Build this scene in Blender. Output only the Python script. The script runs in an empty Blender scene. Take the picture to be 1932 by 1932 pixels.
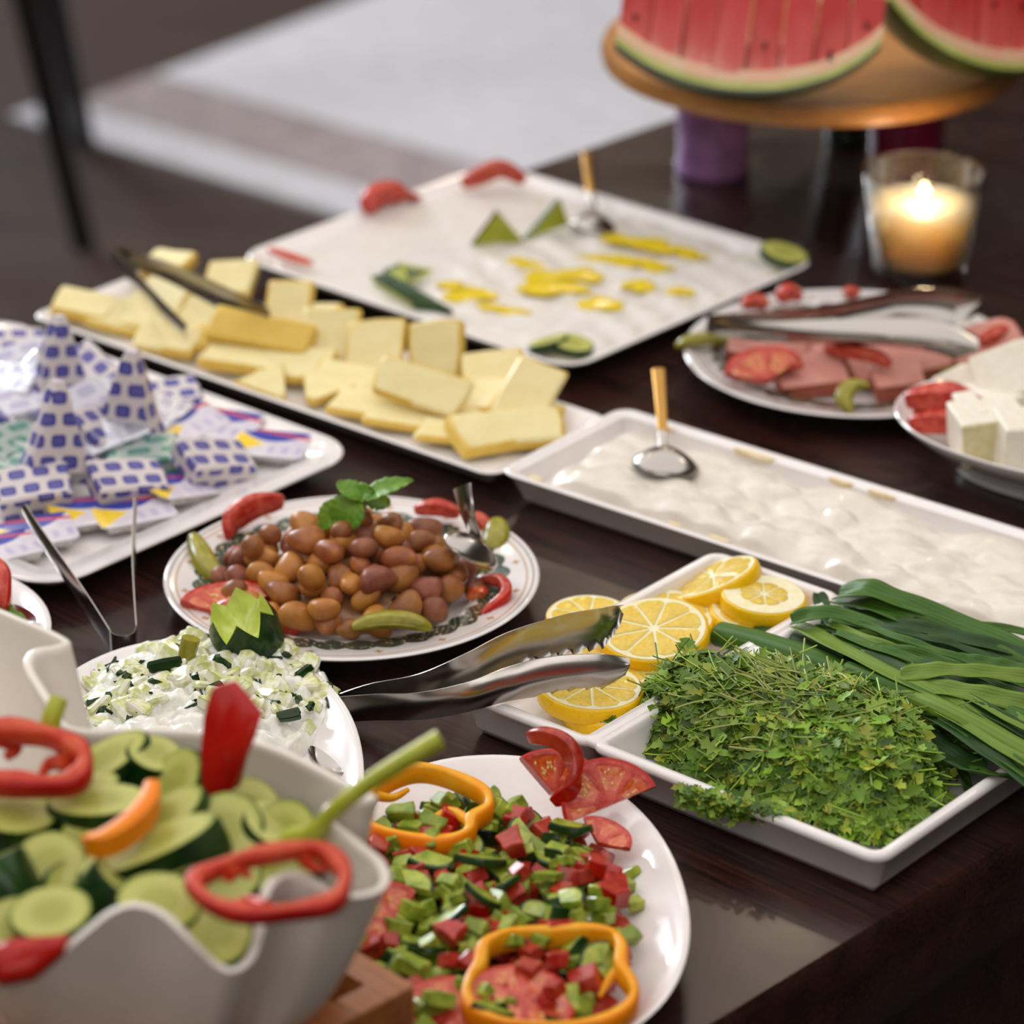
import bpy, math, random
import numpy as np
from mathutils import Vector, Matrix, Euler, noise
rad = math.radians
random.seed(7)

# ------------------------------------------------------------------ camera, world, light
FPX, PITCH, CAMH = 6500.0, math.atan(3025/6500), 1.0      # table top is z = 0, the floor z = -0.75
sc = bpy.context.scene
cd = bpy.data.cameras.new('camera'); cam = bpy.data.objects.new('camera', cd)
sc.collection.objects.link(cam); sc.camera = cam
cam.location = (0, 0, CAMH); cam.rotation_euler = (math.pi/2 - PITCH, 0, 0)
cd.sensor_width = 36; cd.lens = 36*FPX/1932; cd.clip_start = .05; cd.clip_end = 60
cd.dof.use_dof = True; cd.dof.focus_distance = 2.04; cd.dof.aperture_fstop = 121.1/23.5
sc.view_settings.view_transform = 'Standard'; sc.view_settings.look = 'None'
sc.view_settings.gamma = 1; sc.view_settings.exposure = 0.14; sc.view_settings.use_curve_mapping = False

w = bpy.data.worlds.new('room_light'); sc.world = w; w.use_nodes = True
nt = w.node_tree; bg = nt.nodes['Background']
bg.inputs[0].default_value = (.30, .27, .25, 1); bg.inputs[1].default_value = .3

def area(name, loc, target, sx, sy, energy, col):
    l = bpy.data.lights.new(name, 'AREA'); l.shape = 'RECTANGLE'; l.size = sx; l.size_y = sy
    l.energy = energy; l.color = col
    o = bpy.data.objects.new(name, l); sc.collection.objects.link(o); o.location = loc
    d = Vector(target) - Vector(loc); o.rotation_euler = d.to_track_quat('-Z', 'Y').to_euler()
    return o
area('soft_fill_light', (-.4, 2.15, 1.98), (-.4, 2.15, 0), 5.0, 4.2, 78, (1.0, .96, .945))  # broad soft light added overhead, no fixture behind it
area('soft_fill_light', (-.3, -1.2, 1.9), (-.1, 2.0, 0), 2.4, 1.2, 20, (1.0, .96, .93))  # fill added behind the camera to lift the sides facing it
area('window_fill_light', (-2.6, 7.6, 1.4), (-.2, 5.2, -.75), 1.0, 1.3, 110, (.88, .93, 1.0))  # fill added to brighten the rug, set on the window side
area('window_fill_light', (-2.1, 4.3, 1.4), (-.1, 2.3, 0), .6, .9, 30, (.86, .92, 1.0))
for i, (x, y, z) in enumerate([(-.9, 4.6, 1.8), (.5, 4.9, 1.8), (1.7, 3.3, 1.8), (.2, 6.4, 1.85), (1.3, 5.6, 1.85)]):
    l = bpy.data.lights.new('ceiling_spot', 'POINT'); l.energy = 5; l.color = (1, .83, .62); l.shadow_soft_size = .03
    o = bpy.data.objects.new('ceiling_spot', l); sc.collection.objects.link(o); o.location = (x, y, z)

# ------------------------------------------------------------------ helpers
def P(x, y, z=0.0):
    """the point at height z that the photograph shows at pixel x, y"""
    a = (x - 966)/FPX; b = (966 - y)/FPX
    d = (a, math.cos(PITCH) + b*math.sin(PITCH), -math.sin(PITCH) + b*math.cos(PITCH))
    t = (z - CAMH)/d[2]
    return Vector((d[0]*t, d[1]*t, z))
def lin(c):
    return tuple(((v/255)/12.92 if v/255 <= .04045 else ((v/255 + .055)/1.055)**2.4) for v in c)

class N:
    """small node-tree writer"""
    def __init__(s, name):
        s.m = bpy.data.materials.new(name); s.m.use_nodes = True
        s.t = s.m.node_tree; s.t.nodes.clear(); s.k = s.t.links
        s.out = s.n('ShaderNodeOutputMaterial'); s.b = s.n('ShaderNodeBsdfPrincipled')
        s.k.new(s.b.outputs[0], s.out.inputs[0])
    def n(s, t, **kw):
        q = s.t.nodes.new(t)
        for k, v in kw.items(): setattr(q, k, v)
        return q
    def put(s, inp, v):
        if hasattr(v, 'node') or isinstance(v, bpy.types.NodeSocket): s.k.new(v, inp)
        elif isinstance(v, tuple) and len(v) == 3 and inp.type == 'RGBA': inp.default_value = (*v, 1)
        else: inp.default_value = v
    def math(s, op, a, b=0.0, c=0.0):
        q = s.n('ShaderNodeMath', operation=op)
        s.put(q.inputs[0], a); s.put(q.inputs[1], b); s.put(q.inputs[2], c)
        return q.outputs[0]
    def mix(s, f, a, b):
        q = s.n('ShaderNodeMix', data_type='RGBA'); s.put(q.inputs[0], f); s.put(q.inputs[6], a); s.put(q.inputs[7], b)
        return q.outputs[2]
    def coord(s, which='Object', scale=(1, 1, 1), rot=(0, 0, 0)):
        q = s.n('ShaderNodeTexCoord'); m = s.n('ShaderNodeMapping')
        m.inputs['Scale'].default_value = scale; m.inputs['Rotation'].default_value = rot
        s.k.new(q.outputs[which], m.inputs[0]); return m.outputs[0]
    def noise(s, vec, scale, detail=3, rough=.5):
        q = s.n('ShaderNodeTexNoise'); s.k.new(vec, q.inputs['Vector'])
        q.inputs['Scale'].default_value = scale; q.inputs['Detail'].default_value = detail; q.inputs['Roughness'].default_value = rough
        return q.outputs[0]
    def ramp(s, f, stops, interp='LINEAR'):
        q = s.n('ShaderNodeValToRGB'); s.put(q.inputs[0], f); e = q.color_ramp.elements; q.color_ramp.interpolation = interp
        while len(e) > len(stops): e.remove(e[-1])
        while len(e) < len(stops): e.new(1)
        for i, (p, c) in enumerate(stops): e[i].position = p; e[i].color = (*c, 1) if len(c) == 3 else c
        return q.outputs[0]
    def xyz(s, vec):
        q = s.n('ShaderNodeSeparateXYZ'); s.k.new(vec, q.inputs[0]); return q.outputs
    def bump(s, h, strength=.3, dist=.001):
        q = s.n('ShaderNodeBump'); q.inputs['Strength'].default_value = strength; q.inputs['Distance'].default_value = dist
        s.put(q.inputs['Height'], h); s.k.new(q.outputs[0], s.b.inputs['Normal'])
    def fin(s, color=None, rough=.5, spec=.5, sss=0, coat=0, metal=0, sssr=(1, .6, .4), scl=.004):
        if color is not None: s.put(s.b.inputs['Base Color'], color)
        s.put(s.b.inputs['Roughness'], rough); s.b.inputs['Specular IOR Level'].default_value = spec
        s.b.inputs['Metallic'].default_value = metal; s.b.inputs['Coat Weight'].default_value = coat
        s.b.inputs['Coat Roughness'].default_value = .06
        if sss:
            s.b.inputs['Subsurface Weight'].default_value = sss; s.b.inputs['Subsurface Radius'].default_value = sssr
            s.b.inputs['Subsurface Scale'].default_value = scl
        return s.m

def pm(name, c, c2=None, ns=200, rough=.5, spec=.5, sss=0, coat=0, metal=0, bump=None, rnd=0, lo=.35, hi=.65, scl=.004, sssr=(1, .6, .4)):
    """plain procedural material: two colours in a noise, optional bump, optional shift from object to object"""
    q = N(name); v = q.coord()
    col = lin(c)
    if c2 is not None: col = q.ramp(q.noise(v, ns, 4), [(lo, lin(c)), (hi, lin(c2))])
    if rnd:
        oi = q.n('ShaderNodeObjectInfo'); h = q.n('ShaderNodeHueSaturation')
        q.put(h.inputs['Color'], col)
        q.put(h.inputs['Value'], q.math('MULTIPLY_ADD', oi.outputs['Random'], 2*rnd, 1 - rnd))
        q.put(h.inputs['Hue'], q.math('MULTIPLY_ADD', oi.outputs['Random'], -.02*min(1, rnd*4), .5 + .01*min(1, rnd*4)))
        col = h.outputs[0]
    if bump: q.bump(q.noise(v, bump[0], 3), bump[1], bump[2] if len(bump) > 2 else .0006)
    return q.fin(col, rough, spec, sss, coat, metal, sssr=sssr, scl=scl)

def mesh(name, V, F, mats, mi=None, smooth=True, sharp=45, cols=None):
    me = bpy.data.meshes.new(name); me.from_pydata([tuple(v) for v in V], [], [tuple(f) for f in F])
    for m in (mats if isinstance(mats, (list, tuple)) else [mats]): me.materials.append(m)
    if mi is not None: me.polygons.foreach_set('material_index', list(mi))
    if cols is not None:
        a = me.color_attributes.new('col', 'FLOAT_COLOR', 'POINT')
        a.data.foreach_set('color', np.asarray(cols, dtype=np.float32).ravel())
    me.update()
    if smooth:
        me.polygons.foreach_set('use_smooth', [True]*len(F)); me.set_sharp_from_angle(angle=rad(sharp))
    return me
def ob(name, me, parent=None, loc=(0, 0, 0), rot=(0, 0, 0), scale=(1, 1, 1)):
    o = bpy.data.objects.new(name, me); sc.collection.objects.link(o)
    o.location = loc; o.rotation_euler = rot; o.scale = scale
    if parent: o.parent = parent
    return o
def tag(o, label=None, cat=None, group=None, kind=None):
    if label: o['label'] = label
    if cat: o['category'] = cat
    if group: o['group'] = group
    if kind: o['kind'] = kind
    return o
def thing(name, label, cat, loc=(0, 0, 0), rot=(0, 0, 0), group=None):
    return tag(ob(name, None, None, loc, rot), label, cat, group)
def copy_tree(o, parent=None):
    c = o.copy(); sc.collection.objects.link(c); c.parent = parent
    for ch in o.children: copy_tree(ch, c)
    return c
def E3(rx=0, ry=0, rz=0): return (rad(rx), rad(ry), rad(rz))

def outline(hx, hy, r, k=8, m=10, e=None):
    """closed outline, a rounded rectangle or (e given) a superellipse; the same number of points for every inset"""
    pts = []
    if e:
        n = 4*(k + m)
        for i in range(n):
            t = 2*math.pi*i/n; c, s = math.cos(t), math.sin(t)
            pts.append((hx*math.copysign(abs(c)**(2/e), c), hy*math.copysign(abs(s)**(2/e), s)))
        return pts
    r = max(1e-4, min(r, hx - 1e-4, hy - 1e-4))
    cs = [(hx - r, -hy + r, -90), (hx - r, hy - r, 0), (-hx + r, hy - r, 90), (-hx + r, -hy + r, 180)]
    for j, (cx, cy, a0) in enumerate(cs):
        for i in range(k + 1):
            a = rad(a0 + 90*i/k); pts.append((cx + r*math.cos(a), cy + r*math.sin(a)))
        nx, ny, a1 = cs[(j + 1) % 4]; p = pts[-1]; a = rad(a1); q = (nx + r*math.cos(a), ny + r*math.sin(a))
        for i in range(1, m): pts.append((p[0] + (q[0] - p[0])*i/m, p[1] + (q[1] - p[1])*i/m))
    return pts
def loft(rings, cap0=True, cap1=True, closed=True):
    n = len(rings[0]); V = [p for r in rings for p in r]; F = []
    for i in range(len(rings) - 1):
        for j in range(n if closed else n - 1):
            k = (j + 1) % n; F.append((i*n + j, i*n + k, (i + 1)*n + k, (i + 1)*n + j))
    if cap0: F.append(tuple(range(n))[::-1])
    if cap1: F.append(tuple((len(rings) - 1)*n + j for j in range(n)))
    return V, F
def join(*parts):
    V, F, M = [], [], []
    for p in parts:
        v, f = p[0], p[1]; m = p[2] if len(p) > 2 else 0; b = len(V)
        V += [tuple(q) for q in v]; F += [tuple(i + b for i in g) for g in f]
        M += (list(m) if isinstance(m, (list, tuple)) else [m]*len(f))
    return V, F, M
def moved(V, loc=(0, 0, 0), rot=(0, 0, 0), sc_=1):
    M = Matrix.LocRotScale(Vector(loc), Euler(rot), Vector((sc_,)*3) if not isinstance(sc_, tuple) else Vector(sc_))
    return [tuple(M @ Vector(v)) for v in V]
def dish_vf(hx, hy, r, prof, e=None, k=8, m=10):
    rings = []
    for (d, z) in prof: rings.append([(x, y, z) for x, y in outline(hx - d, hy - d, r - d*.9 if r - d*.9 > .002 else .002, k, m, e)])
    V, F = loft(rings, False, False); n = len(rings[0])
    for idx, flip in ((0, True), (len(rings) - 1, False)):
        z = prof[idx][1]; c = len(V); V.append((0, 0, z))
        for j in range(n):
            a, b = idx*n + j, idx*n + (j + 1) % n
            F.append((c, b, a) if flip else (c, a, b))
    return V, [f[::-1] for f in F]
def tube(path, radii, n=10, flat=1.0):
    path = [Vector(p) for p in path]; rings = []
    t0 = (path[1] - path[0]).normalized(); up = Vector((0, 0, 1)) if abs(t0.z) < .9 else Vector((0, 1, 0))
    s = t0.cross(up).normalized()
    for i, p in enumerate(path):
        t = (path[min(i + 1, len(path) - 1)] - path[max(i - 1, 0)]).normalized()
        s = (s - t*s.dot(t)).normalized(); u = s.cross(t)
        r = radii[i] if isinstance(radii, (list, tuple)) else radii
        rings.append([p + s*(r*math.cos(2*math.pi*j/n)) + u*(r*flat*math.sin(2*math.pi*j/n)) for j in range(n)])
    return loft(rings)
def smooth_path(pts, n):
    pts = [Vector(p) for p in pts]; out = []; m = len(pts) - 1
    for i in range(n):
        t = i/(n - 1)*m; k = min(int(t), m - 1); f = t - k
        p0, p1, p2, p3 = pts[max(k - 1, 0)], pts[k], pts[k + 1], pts[min(k + 2, m)]
        out.append(.5*((2*p1) + (p2 - p0)*f + (2*p0 - 5*p1 + 4*p2 - p3)*f*f + (3*p1 - p0 - 3*p2 + p3)*f**3))
    return out
def sphere_vf(rx, ry, rz, nu=12, nv=8, fn=None):
    V = [(0, 0, -rz)]; F = []
    for i in range(1, nv):
        a = -math.pi/2 + math.pi*i/nv
        for j in range(nu):
            b = 2*math.pi*j/nu; V.append((rx*math.cos(a)*math.cos(b), ry*math.cos(a)*math.sin(b), rz*math.sin(a)))
    V.append((0, 0, rz)); L = len(V) - 1
    for j in range(nu):
        k = (j + 1) % nu; F.append((0, 1 + k, 1 + j)); F.append((L, L - nu + j, L - nu + k))
        for i in range(nv - 2): F.append((1 + i*nu + j, 1 + i*nu + k, 1 + (i + 1)*nu + k, 1 + (i + 1)*nu + j))
    if fn: V = [fn(*v) for v in V]
    return V, F
def box_vf(lx, ly, lz, bev=.0008, jit=0, seed=0, c=(0, 0, 0)):
    """a box with rounded vertical and top edges; jit bends its corners a little"""
    rings = []; h = lz/2
    for (d, z) in ((bev, -h), (0, -h + bev), (0, h - bev), (bev, h)):
        rings.append([(x + c[0], y + c[1], z + c[2]) for x, y in outline(lx/2 - d, ly/2 - d, max(bev*1.2, .0003), 2, 2)])
    V, F = loft(rings)
    if jit:
        rn = random.Random(seed); q = [rn.uniform(-jit, jit) for _ in range(12)]
        V = [(x*(1 + q[0]*math.copysign(1, y) + q[1]*z/h), y*(1 + q[2]*math.copysign(1, x)), z + q[3]*x*.6 + q[4]*y*.6 + q[5]*abs(x)*.7) for x, y, z in V]
    return V, F
def fbm(x, y, s, seed=0):
    return noise.noise(Vector((x*s, y*s, seed*7.31))) + .5*noise.noise(Vector((x*s*2.1, y*s*2.1, seed*3.7 + 4)))
def spread_vf(hx, hy, r, hfun, rings=40, e=None, k=8, m=14, z0=0, cx=0, cy=0, edge=.86):
    """a soft heap filling an outline: height from hfun, falling to z0 at the edge"""
    V, F = [], []; base = outline(hx, hy, r, k, m, e); n = len(base)
    for i in range(rings + 1):
        f = 1 - i/rings*(1 - 1e-3)
        for x, y in base:
            X, Y = x*f, y*f; t = max(0, (f - edge)/(1 - edge)); fall = math.sqrt(max(0, 1 - t*t))
            V.append((X, Y, z0 + (hfun(X, Y) - z0)*fall))
    for i in range(rings):
        for j in range(n):
            a = (j + 1) % n; F.append((i*n + j, i*n + a, (i + 1)*n + a, (i + 1)*n + j))
    F.append(tuple(rings*n + j for j in range(n)))
    F.append(tuple(range(n))[::-1])
    return V, F
def boxuv(me, sc_=1):
    uv = me.uv_layers.new(name='UVMap').data; vs = me.vertices
    for p in me.polygons:
        n = p.normal; a = max(range(3), key=lambda i: abs(n[i])); i, j = [(1, 2), (0, 2), (0, 1)][a]
        for l in p.loop_indices:
            c = vs[me.loops[l].vertex_index].co; uv[l].uv = (c[i]*sc_, c[j]*sc_)

# ------------------------------------------------------------------ materials
M = {}
M['china'] = pm('white_china', (240, 234, 231), (236, 231, 228), 30, rough=.16, spec=.5, coat=.5)
M['cream_china'] = pm('cream_china', (238, 230, 218), (234, 226, 214), 30, rough=.2, spec=.5, coat=.3)
def wood(name, a, b, s, rot, rough, bumpy=.15, haze=False, stretch=(1, 28, 28)):
    q = N(name); v = q.coord(rot=rot, scale=stretch)
    n1 = q.noise(v, s, 6, .65); n2 = q.noise(q.coord(rot=rot, scale=(1, 9, 9)), s*.35, 4)
    f = q.math('ADD', q.math('MULTIPLY', n1, .7), q.math('MULTIPLY', n2, .3))
    col = q.ramp(f, [(.40, lin(a)), (.60, lin(b))])
    if haze:
        # a painted grey film for reflected ceiling sheen and dust, duller than clean wood
        g = q.ramp(q.noise(q.coord(), 5.5, 5, .6), [(.42, (0, 0, 0)), (.6, (1, 1, 1))])
        col = q.mix(q.math('MULTIPLY', g, .08), col, lin((92, 78, 76)))
        rough = q.math('MULTIPLY_ADD', g, .16, rough)
    q.bump(n1, bumpy, .0004)
    return q.fin(col, rough, .5)
M['table'] = wood('dark_wenge_wood', (12, 6, 5), (60, 29, 23), 14, (0, 0, rad(-46.1)), .2, .12, haze=True)
M['floor'] = wood('brown_floor', (66, 54, 50), (79, 65, 60), 2.2, (0, 0, rad(-20)), .35, .03, stretch=(1, 5, 5))
M['board'] = wood('light_wood', (150, 98, 44), (184, 128, 66), 12, (0, 0, .4), .42, .1)
M['trivet'] = wood('brown_wood', (134, 76, 32), (170, 106, 52), 14, (0, 0, .8), .4, .1)
def steel(name, c=(176, 171, 165), rough=.16):
    q = N(name); v = q.coord(scale=(1, 1, 1)); q.bump(q.noise(v, 90, 3), .05, .0006)
    return q.fin(lin(c), q.math('MULTIPLY_ADD', q.noise(v, 60, 3), .12, rough), metal=1)
M['steel'] = steel('polished_steel'); M['brass'] = steel('gilt_steel', (176, 134, 72), .25)
M['labneh'] = pm('thick_labneh', (224, 218, 210), (218, 211, 201), 60, rough=.38, sss=.1, coat=.1)
M['cream'] = pm('thick_cream', (232, 225, 213), (224, 215, 200), 70, rough=.3, sss=.1, coat=.25)
M['cream_skin'] = pm('dried_cream', (228, 202, 150), (238, 222, 190), 160, rough=.4)
M['oil'] = pm('olive_oil', (226, 196, 10), (234, 206, 40), 200, rough=.15, coat=.3)
M['cheese'] = pm('yellow_cheese', (232, 217, 156), (237, 224, 168), 80, rough=.36, sss=.25, rnd=.04)
M['cheese_edge'] = pm('cheese_cut_edge', (218, 180, 74), (226, 192, 92), 90, rough=.4, sss=.2)
M['feta'] = pm('white_cheese', (240, 235, 220), (234, 226, 206), 120, rough=.45, sss=.25, bump=(500, .3))
M['feta_side'] = pm('white_cheese_crust', (214, 200, 150), (226, 214, 172), 150, rough=.5, bump=(600, .3))
M['tom_skin'] = pm('tomato_skin', (178, 22, 12), (194, 34, 18), 40, rough=.2, coat=.2)
M['tom_flesh'] = pm('tomato_flesh', (176, 42, 30), (208, 92, 70), 160, rough=.25, coat=.35, sss=.08, bump=(260, .5), rnd=.06, scl=.002)
M['tom_gel'] = pm('tomato_seed_gel', (206, 62, 26), (222, 120, 48), 220, rough=.1, coat=.7, sss=.1, bump=(330, .8), scl=.002)
M['tom_seed'] = pm('tomato_seed', (226, 176, 96), rough=.2, coat=.5)
M['red_pepper'] = pm('red_pepper_skin', (172, 16, 10), (190, 30, 16), 60, rough=.25, coat=.15)
M['red_pepper_in'] = pm('red_pepper_inside', (196, 46, 26), (210, 84, 48), 90, rough=.3, sss=.08)
M['or_pepper'] = pm('orange_pepper_skin', (246, 132, 0), (250, 146, 0), 50, rough=.42)
M['or_pepper_in'] = pm('orange_pepper_inside', (246, 156, 8), (242, 176, 36), 110, rough=.3, sss=.08)
M['cuke_skin'] = pm('cucumber_skin', (16, 44, 14), (40, 74, 24), 90, rough=.24, coat=.25, bump=(500, .2))
def cuke(name, R):
    q = N(name); o = q.xyz(q.coord()); r = q.math('DIVIDE', q.math('SQRT', q.math('ADD', q.math('MULTIPLY', o[0], o[0]), q.math('MULTIPLY', o[1], o[1]))), R)
    n = q.noise(q.coord(), 240, 3)
    r = q.math('ADD', r, q.math('MULTIPLY_ADD', n, .12, -.06))
    col = q.ramp(r, [(.0, lin((170, 170, 84))), (.42, lin((172, 176, 82))), (.52, lin((190, 190, 106))), (.82, lin((196, 198, 108))), (.97, lin((132, 148, 50)))])
    q.bump(n, .3, .0006); return q.fin(col, .26, .5, sss=.3, coat=.3)
M['cuke'] = cuke('cucumber_flesh', .019)
M['cuke_dice'] = pm('cucumber_dice_flesh', (104, 132, 30), (170, 180, 70), 130, rough=.22, coat=.3, sss=.06, rnd=.14, scl=.002)
M['cuke_piece'] = pm('cucumber_wedge_flesh', (150, 160, 24), (176, 182, 50), 90, rough=.4)
M['cuke_white'] = pm('cucumber_in_yogurt', (196, 202, 120), (236, 234, 214), 170, rough=.25, coat=.3, sss=.08, rnd=.05, lo=.4, hi=.56)
M['tz'] = pm('yogurt_sauce', (240, 238, 230), (220, 224, 200), 260, rough=.2, coat=.5, sss=.3, lo=.45, hi=.75)
M['pickle'] = pm('pickled_cucumber', (118, 112, 14), (142, 134, 28), 120, rough=.22, coat=.4, sss=.3)
M['pickle_in'] = pm('pickled_cucumber_inside', (142, 136, 36), (160, 152, 54), 160, rough=.22, coat=.4, sss=.3)
M['rind'] = pm('lemon_rind', (246, 190, 8), (250, 204, 22), 300, rough=.3, coat=.2, sss=.2, bump=(900, .35))
M['pith'] = pm('lemon_pith', (246, 238, 206), (240, 228, 176), 200, rough=.5, sss=.3)
M['pulp'] = pm('lemon_pulp', (226, 188, 58), (236, 206, 100), 330, rough=.15, coat=.6, sss=.4, bump=(500, .7))
M['bean'] = pm('brown_bean', (128, 70, 44), (190, 124, 66), 42, rough=.36, coat=.2, sss=.06, rnd=.14)
M['bean_red'] = pm('reddish_bean', (118, 62, 46), (166, 104, 76), 46, rough=.36, coat=.2, sss=.06, rnd=.12)
M['bean_yellow'] = pm('split_yellow_bean', (190, 130, 56), (170, 106, 52), 80, rough=.36, coat=.2, sss=.1, rnd=.08)
M['bean_eye'] = pm('bean_eye', (34, 22, 18), rough=.5)
M['sauce'] = pm('bean_sauce', (172, 136, 102), (146, 98, 64), 120, rough=.2, coat=.5, sss=.2)
M['mint'] = pm('mint_leaf', (82, 130, 30), (110, 152, 46), 120, rough=.4, sss=.15)
M['meat'] = pm('pink_sausage_face', (216, 152, 138), (208, 142, 126), 90, rough=.5)
M['meat_side'] = pm('sausage_side', (158, 80, 60), (172, 94, 70), 90, rough=.4)
M['black'] = pm('black_lacquer', (14, 13, 13), rough=.35)
M['rug_white'] = pm('white_rug_pile', (214, 213, 218), (204, 203, 208), 20, rough=.9)
M['rug_taupe'] = pm('taupe_rug_band', (152, 138, 138), (172, 160, 160), 16, rough=.9)
M['melon_rind'] = pm('watermelon_rind', (30, 44, 14), (52, 66, 20), 26, rough=.3, coat=.2)
M['melon_green'] = pm('watermelon_inner_rind', (168, 176, 84), (190, 196, 106), 40, rough=.35, sss=.2)
M['melon_pith'] = pm('watermelon_pale_flesh', (226, 196, 158), (232, 176, 146), 60, rough=.3, sss=.3)
M['melon'] = pm('watermelon_flesh', (208, 66, 60), (224, 104, 94), 50, rough=.25, coat=.3, sss=.3, bump=(300, .4), rnd=.06)
q = N('watermelon_flesh'); v = q.coord(); o = q.xyz(v)
rr_ = q.math('SQRT', q.math('ADD', q.math('MULTIPLY', o[1], o[1]), q.math('MULTIPLY', o[2], o[2]))); n_ = q.noise(q.coord(scale=(1, .25, .25)), 60, 3)
c = q.ramp(q.math('ADD', q.math('MULTIPLY', rr_, 11.0), q.math('MULTIPLY_ADD', n_, .9, -.45)), [(.25, lin((192, 52, 48))), (.62, lin((206, 88, 80))), (.95, lin((222, 158, 142)))])
M['melon'] = q.fin(c, .35, .4, sss=.05)
M['seed'] = pm('watermelon_seed', (60, 14, 10), rough=.3)
M['purple'] = pm('purple_holder', (178, 128, 190), (150, 108, 158), 40, rough=.2, coat=.6)
M['magenta'] = pm('dark_magenta_holder', (120, 20, 66), (100, 16, 54), 40, rough=.2, coat=.6)
M['bottle'] = pm('dark_green_glaze', (24, 44, 28), (30, 56, 38), 40, rough=.2, coat=.6)
M['wax'] = pm('peach_wax', (244, 214, 176), (240, 206, 162), 30, rough=.35, sss=1, scl=.08, sssr=(1, .85, .7))
M['wick'] = pm('burnt_wick', (24, 18, 14))
q = N('clear_glass'); q.t.nodes.remove(q.b)
lw = q.n('ShaderNodeLayerWeight'); lw.inputs[0].default_value = .42
tr = q.n('ShaderNodeBsdfTransparent'); tr.inputs[0].default_value = (.96, .97, .96, 1)
gl = q.n('ShaderNodeBsdfGlossy'); gl.inputs['Roughness'].default_value = .04; gl.inputs[0].default_value = (1, .97, .92, 1)
mx = q.n('ShaderNodeMixShader'); q.k.new(lw.outputs['Fresnel'] if False else lw.outputs['Facing'], mx.inputs[0]); q.k.new(tr.outputs[0], mx.inputs[1]); q.k.new(gl.outputs[0], mx.inputs[2])
q.k.new(mx.outputs[0], q.out.inputs[0]); M['glass'] = q.m
q = N('candle_flame'); q.b.inputs['Emission Color'].default_value = (1, .62, .26, 1); q.b.inputs['Emission Strength'].default_value = 14
M['flame'] = q.fin((1, .7, .35))
q = N('leaf_colours'); a = q.n('ShaderNodeAttribute', attribute_name='col')
M['leaf'] = q.fin(a.outputs[0], .42, .4, sss=.08)
# long onion leaves: stripes along the blade
def onion(name, a, b):
    q = N(name); v = q.coord('UV', scale=(1, 1, 1)); o = q.xyz(v)
    s = q.math('SINE', q.math('MULTIPLY', o[0], 42.0)); n = q.noise(q.coord('UV', scale=(30, 1.4, 1)), 2.4, 3)
    col = q.mix(q.math('MULTIPLY_ADD', s, .12, q.math('MULTIPLY', n, .8)), lin(a), lin(b)); q.bump(s, .12, .0005)
    return q.fin(col, .5, .5, sss=.05)
M['onion'] = onion('green_onion_leaf', (36, 78, 18), (88, 128, 38))
M['onion_dark'] = onion('dark_green_onion_leaf', (26, 58, 24), (58, 94, 36))
M['onion_light'] = onion('light_green_onion_leaf', (78, 116, 32), (134, 156, 58))
M['celery'] = pm('celery_green', (166, 176, 44), (188, 194, 72), 60, rough=.3, sss=.3, coat=.2)

# printed plate: thin lines, a leafy green ring, small gilt crosses
def plate_print(name, R, line_col, ring=(.70, .845), line=.935, lines2=None):
    q = N(name); o = q.xyz(q.coord())
    r = q.math('DIVIDE', q.math('SQRT', q.math('ADD', q.math('MULTIPLY', o[0], o[0]), q.math('MULTIPLY', o[1], o[1]))), R)
    th = q.math('ARCTAN2', o[1], o[0])
    base = q.noise(q.coord(), 30, 2); col = q.ramp(base, [(.3, lin((228, 222, 218))), (.7, lin((232, 227, 224)))])
    def band(a, b, s=.008):
        return q.math('MULTIPLY', q.ramp(q.math('MULTIPLY_ADD', q.math('SUBTRACT', r, a), 1/s, .5), [(0, (0, 0, 0)), (1, (1, 1, 1))]),
                      q.ramp(q.math('MULTIPLY_ADD', q.math('SUBTRACT', b, r), 1/s, .5), [(0, (0, 0, 0)), (1, (1, 1, 1))]))
    mid = (ring[0] + ring[1])/2; wd = (ring[1] - ring[0])/2
    # scalloped leaf edge: the ring swells and narrows along the angle
    sc1 = q.math('ABSOLUTE', q.math('SINE', q.math('MULTIPLY', th, 16.0)))
    half = q.math('MULTIPLY_ADD', sc1, wd*.5, wd*.55)
    leaf = q.math('GREATER_THAN', half, q.math('ABSOLUTE', q.math('SUBTRACT', r, mid)))
    vein = q.math('SINE', q.math('ADD', q.math('MULTIPLY', th, 110.0), q.math('MULTIPLY', r, 160.0)))
    g = q.mix(q.ramp(vein, [(.3, (0, 0, 0)), (.8, (1, 1, 1))]), lin((38, 62, 50)), lin((96, 112, 96)))
    gold = q.math('GREATER_THAN', q.noise(q.coord(), 260, 2), .62)
    g = q.mix(gold, g, lin((206, 190, 150)))
    col = q.mix(leaf, col, g)
    col = q.mix(band(line - .007, line + .003), col, lin(line_col))
    if lines2: col = q.mix(band(lines2 - .004, lines2 + .003), col, lin((120, 116, 108)))
    fr = q.math('FRACT', q.math('MULTIPLY', th, 16/(2*math.pi)))
    da = q.math('MULTIPLY', q.math('ABSOLUTE', q.math('SUBTRACT', fr, .5)), 2*math.pi/16*.86); dr = q.math('ABSOLUTE', q.math('SUBTRACT', r, .89))
    cross = q.math('LESS_THAN', q.math('MULTIPLY', q.math('ADD', da, .004), q.math('ADD', dr, .004)), .00022)
    near = q.math('MULTIPLY', q.math('LESS_THAN', da, .026), q.math('LESS_THAN', dr, .026))
    col = q.mix(q.math('MULTIPLY', cross, near), col, lin((190, 156, 110)))
    return q.fin(col, .14, .5, coat=.5)
M['plate_gold'] = plate_print('printed_plate_gilt', .122, (196, 160, 124), lines2=.968)
M['plate_grey'] = plate_print('printed_plate_grey', .126, (120, 110, 108), ring=(.68, .84), line=.93, lines2=.89)

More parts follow.
